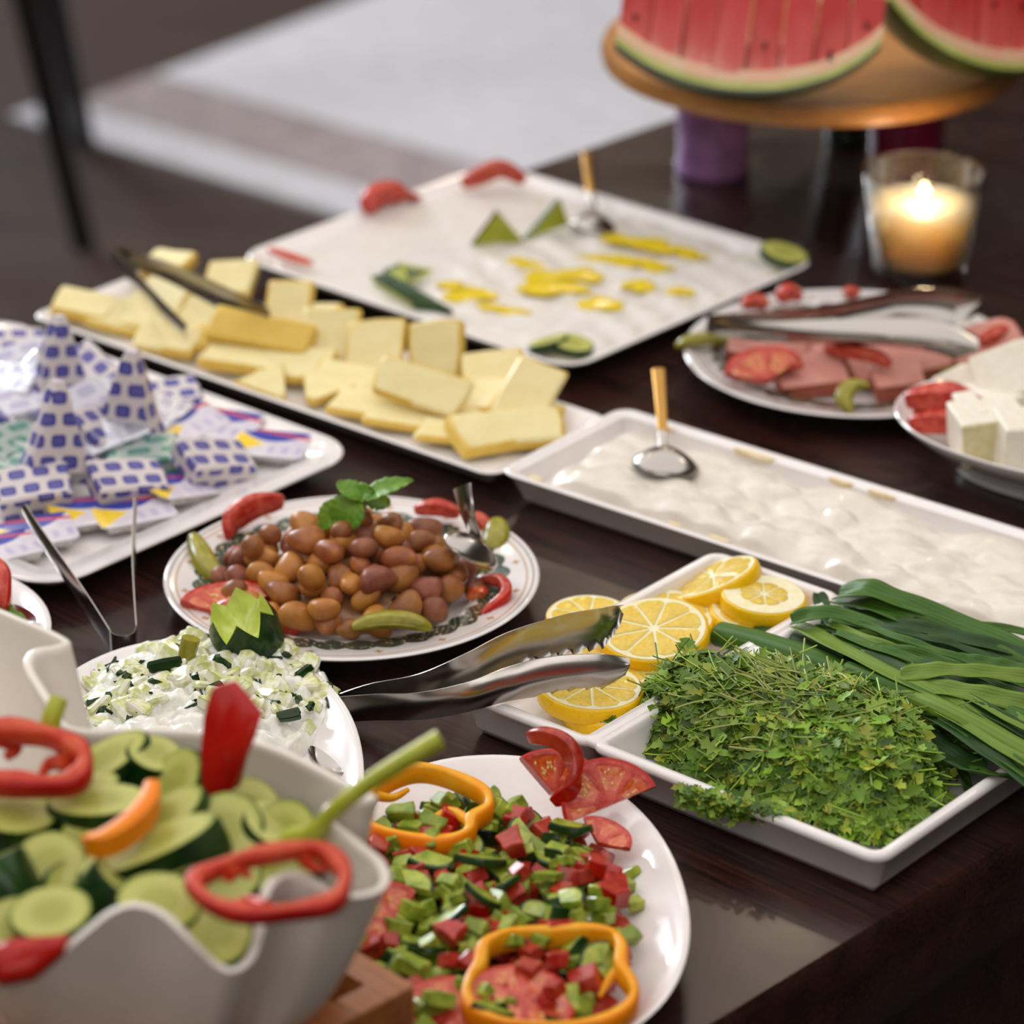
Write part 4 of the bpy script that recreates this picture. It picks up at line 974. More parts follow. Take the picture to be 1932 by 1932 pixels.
crescent('tomato_slice', 'pointed red tomato slice at the right rim of the sausage plate', PP([(1848, 646, .034), (1880, 632, .036), (1905, 616, .034)]), .012, .012, TS, 'tomato slice')
crescent('tomato_slice', 'small red tomato piece on the back rim, nearest the labneh', PP([(1400, 574, .022), (1425, 566, .024), (1448, 576, .022)]), .011, .010, TS, 'tomato slice')
crescent('tomato_slice', 'red tomato piece on the back rim, middle one of three', PP([(1470, 568, .024), (1488, 550, .030), (1512, 562, .024)]), .013, .012, TS, 'tomato slice')
crescent('tomato_slice', 'small red tomato piece on the back rim below the candle', PP([(1592, 556, .022), (1606, 550, .024), (1622, 555, .022)]), .009, .008, TS, 'tomato slice')
pickle([(1275, 655, .020), (1300, 643, .025), (1340, 640, .026), (1385, 645, .024)], 'pickle strip sticking out over the left rim of the sausage plate', .0075)
pickle([(1345, 606, .026), (1350, 622, .026), (1362, 640, .024)], 'pickle strip under the joint of the tongs', .007)
pickle([(1640, 728, .030), (1610, 726, .031), (1592, 748, .027), (1605, 778, .020)], 'bent pickle hanging over the front rim of the sausage plate', .0075)
pickle([(1770, 706, .020), (1795, 702, .022), (1825, 696, .022)], 'pickle strip beside the white cheese bowl', .0065)
tongs('shiny steel tongs with rounded scoops lying across the sausage plate', [
    (PP([(1342, 600, .046), (1440, 606, .052), (1560, 602, .060), (1680, 598, .066), (1780, 608, .066), (1846, 634, .056)]), [(0, .012), (.2, .016), (.55, .022), (.85, .026), (1, .010)], .015, 0),
    (PP([(1344, 594, .046), (1450, 588, .052), (1580, 572, .062), (1700, 548, .068), (1790, 544, .068), (1852, 562, .060)]), [(0, .012), (.2, .016), (.55, .024), (.85, .028), (1, .010)], -.011, 0)],
    PP([(1342, 600, .046), (1334, 598, .046), (1336, 595, .046), (1344, 594, .046)]))

# ------------------------------------------------------------------ white cheese bowl
def feta():
    c = P(1702, 786, .043) + Vector((.128, -.026, 0)); c.z = 0
    prof = [(.050, .016), (.030, .020), (.010, .034), (.003, .0435), (.0008, .0445), (0, .0436), (.001, .041), (.014, .030), (.036, .012), (.045, .009), (.046, .001), (.048, 0), (.052, .0)]
    dish('bowl', 'oval footed white bowl of white cheese at the right frame edge', c.x, c.y, -26, .140, .088, .05, prof, e=2.1, mm=14, cat='bowl')
    for i, (x, y, z, a, b, h, rx, ry, rz, lb) in enumerate([
        (1862, 815, .045, .036, .030, .030, 4, -3, 12, 'white cheese block in front with a yellowish cut face'), (1832, 800, .046, .012, .030, .030, 4, -6, 14, 'narrow white cheese block between the tomato and the yellowish one'),
        (1942, 830, .046, .036, .030, .030, 3, 0, 8, 'white cheese block cut by the right frame edge'), (1860, 722, .050, .052, .030, .012, 38, -24, 10, 'white cheese slab leaning up behind the blocks'),
        (1925, 700, .064, .050, .034, .014, 40, -22, -6, 'top white cheese slab at the right frame edge'), (1900, 765, .040, .040, .034, .026, 0, 0, 30, 'white cheese block in the shade behind the front ones'),
        (1800, 745, .036, .030, .030, .014, 10, -20, 20, 'low white cheese piece behind the tomatoes')]):
        a *= 1.3; b *= 1.2; h *= 1.15; V, F = box_vf(a, b, h, .0012, .05, i + 40)
        MI = [1 if i == 0 and sum(V[k][1] for k in f)/len(f) < -b*.45 else 0 for f in F]
        tag(ob('white_cheese', mesh('white_cheese', V, F, [M['feta'], M['feta_side']], MI, sharp=35), None, tuple(P(x, y, z)), E3(rx, ry, rz)), lb, 'cheese', 'white cheese in the oval bowl')
    for x, y, z, r, lb in ((1770, 752, .052, (34, 10, 10), 'upper tomato wedge in the white cheese bowl'), (1785, 772, .044, (30, 6, -8), 'middle tomato wedge in the white cheese bowl'), (1778, 796, .038, (40, 8, 0), 'lower tomato wedge at the rim of the white cheese bowl')):
        b_ = P(x, y, z); o = crescent('tomato_wedge', lb, [b_ + Vector((-.021, .004, -.002)), b_ + Vector((-.006, -.004, .003)), b_ + Vector((.010, -.004, .004)), b_ + Vector((.021, .002, 0))], .018, .018, [M['tom_skin'], M['tom_flesh']], 'tomato wedge', 'tomato wedges in the white cheese bowl', .5)
feta()

# ------------------------------------------------------------------ candle, board on cups, watermelon
def lathe(prof, n=40): V, F = loft([[(r*math.cos(2*math.pi*j/n), r*math.sin(2*math.pi*j/n), z) for j in range(n)] for r, z in prof]); return V, F
def candle():
    p = P(1733, 516, 0); t = thing('candle', 'lit peach candle in a clear tapered glass behind the sausage plate', 'candle', (p.x, p.y, 0))
    V, F = lathe([(.001, .0), (.036, 0), (.0385, .003), (.0400, .012), (.0492, .086), (.0488, .0875), (.0476, .0872), (.0470, .0855), (.0385, .0155), (.034, .011), (.001, .010)], 56)
    g = ob('glass', mesh('glass', V, F, M['glass'], sharp=80), t)
    V, F = lathe([(.001, .0112), (.033, .0115), (.0378, .016), (.0432, .0605), (.0425, .0615), (.036, .0600), (.02, .0588), (.001, .0586)], 48); ob('wax', mesh('wax', V, F, M['wax'], sharp=60), t)
    V, F = tube([(0, 0, .058), (.0006, 0, .064), (.001, 0, .068)], .0011, 8); ob('wick', mesh('wick', V, F, M['wick']), t)
    V, F = sphere_vf(.0036, .0036, .0062, 14, 10, lambda x, y, z: (x*(1 - .45*(z/.0062)) if z > 0 else x, y*(1 - .45*(z/.0062)) if z > 0 else y, z)); ob('flame', mesh('flame', V, F, M['flame']), t, (.001, 0, .0715))
    l = bpy.data.lights.new('flame_light', 'POINT'); l.energy = .3; l.color = (1, .74, .48); l.shadow_soft_size = .006
    o = bpy.data.objects.new('flame_light', l); sc.collection.objects.link(o); o.location = (p.x + .001, p.y, .0735)
candle()
def cups():
    for (x, y, r, h, m, nm, lb) in ((1343, 322, .0335, .1075, 'purple', 'candle_cup', 'purple cup holding up the left side of the melon board'), (1706, 345, .034, .1075, 'magenta', 'candle_cup', 'dark magenta cup under the right side of the melon board'), (1596, 270, .020, .1075, 'bottle', 'glass_jar', 'small dark green jar standing under the melon board')):
        p = P(x, y, 0); t = thing(nm, lb, 'cup', (p.x, p.y, 0))
        V, F = lathe([(.001, 0), (r*.93, 0), (r*.97, .002), (r*.97, .010), (r*.935, .013), (r*.94, .02), (r, h - .004), (r*1.01, h - .001), (r, h), (r*.95, h), (r*.92, h - .01), (r*.86, .016), (.001, .014)], 40)
        ob('body', mesh('body', V, F, M[m], sharp=50), t)
    c = P(1533, 84, .1255); V, F = lathe([(.001, .020), (.160, .020), (.166, .0205), (.172, .0215), (.1775, .020), (.180, .013), (.178, .004), (.170, .0002), (.001, 0)], 96)
    tag(ob('serving_board', mesh('serving_board', V, F, M['board'], sharp=40), None, (c.x, c.y, .108)), 'round light wooden board carrying the watermelon, propped on cups', 'board')
cups()
def melon(label, px, py, z, R, L, x0, x1, n, rot, phi=(-128, -50)):
    """a wedge of watermelon lying on its rind, cut crosswise into slices"""
    t = thing('watermelon_wedge', label, 'watermelon', tuple(P(px, py, z)), E3(*rot)); rn = random.Random(n)
    def rr(x): return R*math.sqrt(max(.0004, 1 - (x/L)**2))
    f0, f1 = rad(phi[0]), rad(phi[1])
    def layer(name, ra, rb, m, xa, xb, k=24, parent=None, inset=0):
        V, F = [], []; na = 12; rows = []
        for i in range(k + 1):
            x = xa + (xb - xa)*i/k; R_ = rr(x); row = []
            a, b = max(.0002, ra(R_)), max(.0004, rb(R_))
            for r_ in (a, b):
                fs = [f0 + inset + (f1 - f0 - 2*inset)*j/na for j in range(na + 1)]
                for f in (fs if r_ is b else fs[::-1]): row.append((x, r_*math.cos(f), r_*math.sin(f)))
            rows.append(row)
        V, F = loft(rows); return ob(name, mesh(name, V, [g[::-1] for g in F], m, sharp=40), parent or t)
    layer('rind', lambda R_: R_ - .0035, lambda R_: R_, M['melon_rind'], x0, x1, 30)
    layer('inner_rind', lambda R_: R_ - .0095, lambda R_: R_ - .0033, M['melon_green'], x0, x1, 30)
    layer('pale_flesh', lambda R_: max(.002, R_ - .020), lambda R_: R_ - .0093, M['melon_pith'], x0, x1, 30)
    st = (x1 - x0)/n
    for i in range(n):
        xa = x0 + st*i + .0006; xb = xa + st - .0012
        if rr((xa + xb)/2) < .03: continue
        o = layer('flesh_slice', lambda R_: .0005, lambda R_: max(.004, R_ - .0175), M['melon'], xa, xb, 4, inset=(.0 if i % 2 else .10) + rn.uniform(.0, .08))
        o.rotation_euler = (rn.uniform(-.02, .02), rn.uniform(-.01, .01), 0)
        for _ in range(2):
            f = f0 - .01; r_ = rn.uniform(.3, .75)*rr(xa); v, g = sphere_vf(.0022, .0012, .0032, 7, 5)
            if rn.random() < .35: ob('seed', mesh('seed', v, g, M['seed']), t, ((xa + xb)/2, r_*math.cos(f), r_*math.sin(f)))
    return t
melon('large watermelon wedge cut into slices at the left of the round board', 1398, -40, .232, .096, .130, -.092, .116, 8, (0, 5, -6), (-128, -52))
melon('second watermelon wedge tilted on the right side of the round board', 1872, -66, .226, .090, .115, -.098, .10, 7, (6, 15, 22), (-128, -48))
for x, y, lb in ((1585, 6, 'yellowish melon piece lying between the two watermelon wedges'),):
    V, F = sphere_vf(.022, .016, .012, 14, 8); tag(ob('melon_piece', mesh('melon_piece', V, F, M['melon_green']), None, tuple(P(x, y, .196)), E3(10, 0, 20)), lb, 'melon')

# ------------------------------------------------------------------ herbs and green onions in the divided tray
def herbs():
    rn = random.Random(21)
    foot = [P(x, y, .012) for x, y in [(1200, 1330), (1214, 1402), (1300, 1474), (1420, 1524), (1560, 1566), (1660, 1592), (1728, 1558), (1778, 1500), (1800, 1430), (1730, 1366), (1560, 1318), (1400, 1300), (1270, 1296)]]
    pl = [(p.x, p.y) for p in foot]; c = Vector((sum(p[0] for p in pl)/len(pl), sum(p[1] for p in pl)/len(pl), 0))
    def dist(x, y):
        inside, d = False, 9; m = len(pl)
        for i in range(m):
            (x0, y0), (x1, y1) = pl[i], pl[(i + 1) % m]
            if (y0 > y) != (y1 > y) and x < (x1 - x0)*(y - y0)/(y1 - y0) + x0: inside = not inside
            t = max(0, min(1, ((x - x0)*(x1 - x0) + (y - y0)*(y1 - y0))/((x1 - x0)**2 + (y1 - y0)**2))); d = min(d, math.hypot(x - x0 - t*(x1 - x0), y - y0 - t*(y1 - y0)))
        return d if inside else -d
    def H(x, y):
        d = dist(x, y)
        return .008 if d < 0 else .010 + .046*(1 - math.exp(-d/.020)) + .006*fbm(x, y, 36, 8)*min(1, d/.02)
    V, F, C = [], [], []
    def quadstrip(rows, col):
        b = len(V); k = len(rows[0])
        for r in rows: V.extend(tuple(p) for p in r); C.extend([(*col, 1)]*k)
        for i in range(len(rows) - 1):
            for j in range(k - 1): F.append((b + i*k + j, b + i*k + j + 1, b + (i + 1)*k + j + 1, b + (i + 1)*k + j))
    def leaf(p, d, n, L, w_, col):
        s = d.cross(n).normalized(); n = s.cross(d).normalized(); b = len(V); curl = rn.uniform(-.5, .7)
        prof = rn.choice([[(0, .06), (.20, .16), (.30, 1.0), (.42, .34), (.56, 1.15), (.66, .36), (.84, .66), (1.06, .05)], [(0, .06), (.30, .12), (.44, .30), (.54, 1.2), (.68, .55), (.82, .80), (1.02, .05)], [(0, .05), (.25, .45), (.5, .62), (.75, .5), (1.0, .05)], [(0, .1), (.16, .8), (.28, .26), (.46, 1.05), (.60, .34), (.82, .72), (.9, .3), (1.08, .06)]])
        rows = []
        for f, g in prof:
            q = p + d*(L*f) + n*(curl*L*.35*f*f); rows.append((q - s*(w_*g) + n*(.25*w_*g), q, q + s*(w_*g) + n*(.25*w_*g)))
        quadstrip(rows, col)
    def stem(p, d, L, r, col, bend):
        rows = []; s = d.cross(Vector((0, 0, 1))).normalized() if abs(d.z) < .95 else Vector((1, 0, 0)); u = s.cross(d)
        for i in range(6):
            f = i/5; q = p + d*(L*f) + bend*(f*f*L); rows.append([q + s*r, q + u*r, q - s*r, q - u*r, q + s*r])
        quadstrip(rows, col)
    # a core coloured near-black: painted shade in the gaps between the leaves
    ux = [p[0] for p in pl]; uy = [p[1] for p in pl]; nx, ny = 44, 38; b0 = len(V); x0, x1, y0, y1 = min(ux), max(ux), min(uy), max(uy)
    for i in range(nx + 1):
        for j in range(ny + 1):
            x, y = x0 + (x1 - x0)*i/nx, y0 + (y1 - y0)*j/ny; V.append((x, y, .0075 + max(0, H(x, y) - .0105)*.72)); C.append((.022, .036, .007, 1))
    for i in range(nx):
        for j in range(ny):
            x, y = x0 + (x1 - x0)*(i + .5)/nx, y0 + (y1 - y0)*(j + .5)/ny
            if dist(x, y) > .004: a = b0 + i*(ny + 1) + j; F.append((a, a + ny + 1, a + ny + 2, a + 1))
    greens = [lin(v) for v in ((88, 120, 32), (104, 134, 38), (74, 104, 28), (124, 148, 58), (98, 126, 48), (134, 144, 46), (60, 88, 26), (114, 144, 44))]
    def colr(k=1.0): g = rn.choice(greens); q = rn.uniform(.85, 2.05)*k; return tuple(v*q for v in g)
    n = 0
    while n < 5400:
        x, y = rn.uniform(x0, x1), rn.uniform(y0, y1); d = dist(x, y)
        if d < .001: continue
        z = max(.010, H(x, y)*rn.uniform(.74, 1.04)); e = .004; g = Vector((-(H(x + e, y) - H(x - e, y))/(2*e), -(H(x, y + e) - H(x, y - e))/(2*e), 1)).normalized()
        a = rn.uniform(0, 6.28); dr = Vector((math.cos(a), math.sin(a), rn.uniform(-.5, .7))); dr = (dr - g*dr.dot(g)*.6).normalized()
        nn = (g + Vector((rn.uniform(-.8, .8), rn.uniform(-.9, .6), rn.uniform(.1, .7)))).normalized(); L = rn.uniform(.007, .0145)
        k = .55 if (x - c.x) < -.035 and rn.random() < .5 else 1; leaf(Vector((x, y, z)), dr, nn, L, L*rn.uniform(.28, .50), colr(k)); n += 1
        if rn.random() < .26: stem(Vector((x, y, z)), dr, rn.uniform(.012, .028), .0005, colr(1.15), Vector((rn.uniform(-.3, .3), rn.uniform(-.3, .3), rn.uniform(-.2, .3))))
    pale = [lin(v) for v in ((158, 172, 88), (142, 160, 70), (170, 176, 104), (128, 138, 64))]
    for _ in range(210):   # the tuft of pale cut stems at the crown
        q = P(rn.gauss(1520, 80), rn.gauss(1316, 26), .052)
        if dist(q.x, q.y) < .003: continue
        q.z = H(q.x, q.y)*rn.uniform(.95, 1.08); a = rn.gauss(2.2, .7); stem(q, Vector((math.cos(a), math.sin(a), rn.uniform(-.1, .45))).normalized(), rn.uniform(.014, .032), .0006, rn.choice(pale), Vector((0, 0, rn.uniform(-.5, .1))))
    # the bunch that hangs over the front rim
    for _ in range(420):
        f = rn.random(); px = 1290 + 190*rn.random(); py = 1478 + (px - 1290)*.26 + 42*f*(1 - abs(px - 1345)/200)
        q = P(px, py, .034 - .012*f); a = rn.uniform(0, 6.28); L = rn.uniform(.005, .009)
        leaf(q, Vector((math.cos(a), -.6 + math.sin(a), rn.uniform(-.7, .3))).normalized(), Vector((rn.uniform(-.5, .5), -.6, .8)).normalized(), L, L*.4, colr(.9))
    rows = []; path = smooth_path(PP([(1362, 1508, .032), (1350, 1530, .024), (1346, 1546, .020), (1360, 1556, .018)]), 12)
    for q in path: rows.append([q + Vector((.0012, 0, 0)), q + Vector((0, -.0004, .001)), q - Vector((.0012, 0, 0)), q + Vector((0, .0004, -.001)), q + Vector((.0012, 0, 0))])
    quadstrip(rows, greens[1]); leaf(path[-1], Vector((1, -.1, .05)).normalized(), Vector((0, -.4, 1)).normalized(), .009, .0035, greens[3])
    for (px, py, dx, dy) in ((1130, 1358, 1, .1), (1165, 1350, .8, .5), (1185, 1362, .3, .9), (1200, 1300, -1, .2), (1205, 1330, -.8, -.3)):
        for _ in range(5):
            q = P(px + rn.uniform(-10, 10), py + rn.uniform(-6, 6), .020 if px < 1700 else .030); leaf(q, Vector((dx + rn.uniform(-.4, .4), dy + rn.uniform(-.4, .4), .1)).normalized(), Vector((rn.uniform(-.3, .3), -.4, 1)).normalized(), .010, .004, colr())
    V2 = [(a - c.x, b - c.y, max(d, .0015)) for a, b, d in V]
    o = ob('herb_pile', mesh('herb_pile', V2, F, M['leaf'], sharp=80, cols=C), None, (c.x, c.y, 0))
    tag(o, 'loose heap of small green herb leaves and pale stems on the white tray', 'herbs', None, 'stuff')
herbs()
def onions():
    rn = random.Random(5)
    def blade(pts, w_, m, label, fold=.35, tw=0, tip=.5, start=.6):
        path = smooth_path(PP(pts), 30); base = path[0].copy(); V, F = [], []; nw = 6; dist_ = 0; uvs = []
        for i, p in enumerate(path):
            t = (path[min(i + 1, 29)] - path[max(i - 1, 0)]).normalized(); s = t.cross(Vector((0, -.35, .94))).normalized(); u = s.cross(t); f = i/29
            if i: dist_ += (p - path[i - 1]).length
            a = tw*f + .15*math.sin(f*5 + w_*900); s2, u2 = s*math.cos(a) + u*math.sin(a), u*math.cos(a) - s*math.sin(a)
            k = w_/2*min(1, start + 3*f, tip + (1 - f)*3.5)
            for j in range(nw + 1):
                g = 2*j/nw - 1; V.append(tuple(p - base + s2*(k*g) + u2*(-fold*k*(1 - abs(g))**1.0 + .0006*math.sin(f*22 + j)))); uvs.append((g*.5*1.0, dist_*8))
        for i in range(29):
            for j in range(nw): a = i*(nw + 1) + j; F.append((a, a + 1, a + nw + 2, a + nw + 1))
        me = mesh('onion_leaf', V, F, M[m], sharp=80); uv = me.uv_layers.new(name='UVMap').data
        for l in me.loops: uv[l.index].uv = uvs[l.vertex_index]
        o = ob('green_onion_leaf', me, None, tuple(base)); s_ = o.modifiers.new('thick', 'SOLIDIFY'); s_.thickness = .0006
        return tag(o, label, 'green onion', 'green onion leaves fanned out on the tray')
    def stalk(pts, r0, r1, m, label, cut=True):
        path = smooth_path(PP(pts), 22); base = path[0].copy(); n = 14; V, F = tube([p - base for p in path], [r0 + (r1 - r0)*i/21 for i in range(22)], n, .8)
        me = mesh('onion_stalk', V, F, [M[m], M['bean_eye']], [0]*(21*n) + [1, 0], sharp=60); uv = me.uv_layers.new(name='UVMap').data
        for l in me.loops: q = l.vertex_index; uv[l.index].uv = ((q % n)/n*2, (q//n)*.06)
        return tag(ob('green_onion_stalk', me, None, tuple(base)), label, 'green onion', 'green onion leaves fanned out on the tray')
    for i in range(30):    # slim leaves across the middle
        y0 = rn.uniform(1140, 1300); x0 = 1500 + (y0 - 1140)*1.0 + rn.uniform(-10, 120); sl = .20 + .5*(y0 - 1140)/160 + rn.uniform(-.08, .08); z_ = rn.uniform(.030, .043); x2 = rn.uniform(260, 420)
        blade([(x0, y0, z_), (x0 + x2*.35, y0 + x2*.30*sl + rn.uniform(-8, 8), z_ + .005), (x0 + x2*.7, y0 + x2*.68*sl, z_ + .002), (x0 + x2, y0 + x2*sl*1.05, z_ - .006)], rn.uniform(.005, .010), rn.choice(['onion', 'onion', 'onion_dark', 'onion_light']), 'slim onion leaf lying across the middle of the bundle', .35, rn.uniform(-.6, .6))
    for i in range(22):    # dark leaves underneath
        y0 = rn.uniform(1150, 1320); x0 = 1500 + (y0 - 1150)*.9 + rn.uniform(-30, 60); sl = rn.uniform(.28, .62)
        blade([(x0, y0, .016 + rn.uniform(0, .012)), (x0 + 160, y0 + 160*sl, .022), (x0 + 330, y0 + 330*sl*1.05, .020)], rn.uniform(.009, .014), rn.choice(['onion_dark', 'onion_dark', 'onion']), 'dark onion leaf low in the bundle, mostly covered', .3, rn.uniform(-.4, .4))
    stalk([(1358, 1196, .022), (1430, 1214, .026), (1520, 1244, .030), (1620, 1284, .030), (1720, 1330, .028)], .0095, .0105, 'onion', 'thick green onion stalk with a dark cut end behind the herbs')
    stalk([(1428, 1192, .020), (1500, 1212, .024), (1600, 1248, .026)], .0055, .008, 'onion_dark', 'thinner onion stalk with a dark tip behind the thick one')
    for i, (pts, w_, m, lb, fo, tw) in enumerate([
        ([(1578, 1118, .040), (1625, 1106, .052), (1690, 1124, .050), (1800, 1168, .040), (1950, 1230, .034)], .020, 'onion', 'broad onion leaf folded over at the back, highest of the bundle', .35, .3),
        ([(1572, 1130, .034), (1640, 1136, .046), (1760, 1178, .042), (1950, 1262, .034)], .015, 'onion', 'onion leaf just below the highest one at the back', .4, .1),
        ([(1580, 1146, .030), (1660, 1160, .040), (1780, 1206, .038), (1950, 1290, .032)], .016, 'onion_dark', 'dark onion leaf under the two back ones', .4, 0),
        ([(1490, 1168, .038), (1540, 1154, .046), (1610, 1162, .046), (1700, 1206, .040), (1800, 1262, .034)], .013, 'onion', 'arched onion leaf reaching over the lemon stack', .5, .2),
        ([(1500, 1176, .034), (1560, 1205, .042), (1640, 1248, .048), (1740, 1294, .050), (1850, 1356, .044), (1950, 1430, .036)], .014, 'onion_light', 'long pale onion leaf running diagonally across the bundle', .3, .5),
        ([(1700, 1272, .050), (1770, 1262, .054), (1860, 1266, .050), (1960, 1278, .044)], .013, 'onion_light', 'bright onion leaf lying nearly level towards the right edge', .3, .1),
        ([(1690, 1288, .046), (1780, 1296, .050), (1870, 1312, .048), (1960, 1332, .042)], .014, 'onion_light', 'pale onion leaf just in front of the bright level one', .3, 0),
        ([(1640, 1224, .044), (1720, 1232, .046), (1820, 1268, .042), (1950, 1330, .036)], .010, 'onion', 'slim onion leaf between the pale ones and the back', .4, -.3),
        ([(1545, 1116, .034), (1556, 1150, .030), (1590, 1196, .028), (1640, 1240, .028)], .010, 'onion_dark', 'short dark leaf end standing beside the lemon stack', .4, .4),
        ([(1566, 1128, .030), (1586, 1170, .030), (1625, 1220, .030)], .009, 'onion_light', 'short yellowish leaf end beside the dark one', .3, .4),
        ([(1608, 1176, .034), (1650, 1206, .036), (1700, 1250, .034)], .012, 'onion_light', 'withered yellow leaf end in the middle of the bundle', .3, .5),
        ([(1700, 1216, .036), (1760, 1220, .040), (1860, 1250, .036), (1960, 1286, .030)], .018, 'onion_dark', 'bluish green leaf near the right edge, behind the bright one', .3, 0),
        ([(1800, 1240, .042), (1870, 1250, .042), (1960, 1262, .038)], .010, 'onion', 'short leaf at the right frame edge above the bright one', .3, .2),
        ([(1660, 1340, .036), (1740, 1390, .034), (1800, 1424, .032), (1858, 1446, .030)], .017, 'onion_dark', 'broad dark leaf end at the right of the herb heap', .25, .2),
        ([(1720, 1392, .026), (1790, 1430, .028), (1850, 1452, .032), (1918, 1462, .034)], .010, 'onion', 'thin crinkled leaf end touching the front right rim', .4, .8),
        ([(1790, 1400, .020), (1815, 1450, .020), (1832, 1500, .014)], .006, 'onion_dark', 'thin dark leaf hanging down beside the herb heap', .3, .2)]):
        blade(pts, w_, m, lb, fo, tw)
    stalk([(1600, 1262, .040), (1700, 1300, .044), (1800, 1350, .042), (1880, 1402, .036), (1918, 1430, .032)], .006, .0085, 'onion', 'tube-like green leaf ending at the front rim, right')
    stalk([(1690, 1302, .042), (1780, 1340, .046), (1870, 1388, .042), (1960, 1440, .036)], .006, .0088, 'onion_light', 'pale tube-like leaf beside the one that ends at the rim')
    stalk([(1830, 1318, .040), (1900, 1345, .038), (1970, 1380, .034)], .006, .008, 'onion', 'short tube-like leaf at the right frame edge')
onions()
tongs('large steel tongs with toothed jaws leaning on the divided tray over the lemons', [
    (PP([(641, 1309, .020), (700, 1290, .029), (790, 1272, .040), (880, 1233, .052), (960, 1193, .060), (1060, 1162, .066), (1140, 1147, .067), (1177, 1142, .064)]), [(0, .0175), (.25, .018), (.45, .021), (.7, .029), (.86, .028), (.96, .014), (1, .006)], -.0045, .60),
    (PP([(641, 1314, .020), (710, 1309, .028), (790, 1306, .037), (880, 1287, .047), (960, 1257, .055), (1040, 1238, .060), (1130, 1233, .061), (1187, 1241, .057)]), [(0, .0175), (.25, .018), (.45, .020), (.7, .026), (.88, .024), (.97, .012), (1, .005)], .0045, .66)],
    PP([(641, 1309, .020), (636, 1310, .020), (634, 1312, .020), (636, 1314, .020), (641, 1314, .020)]), .0009)

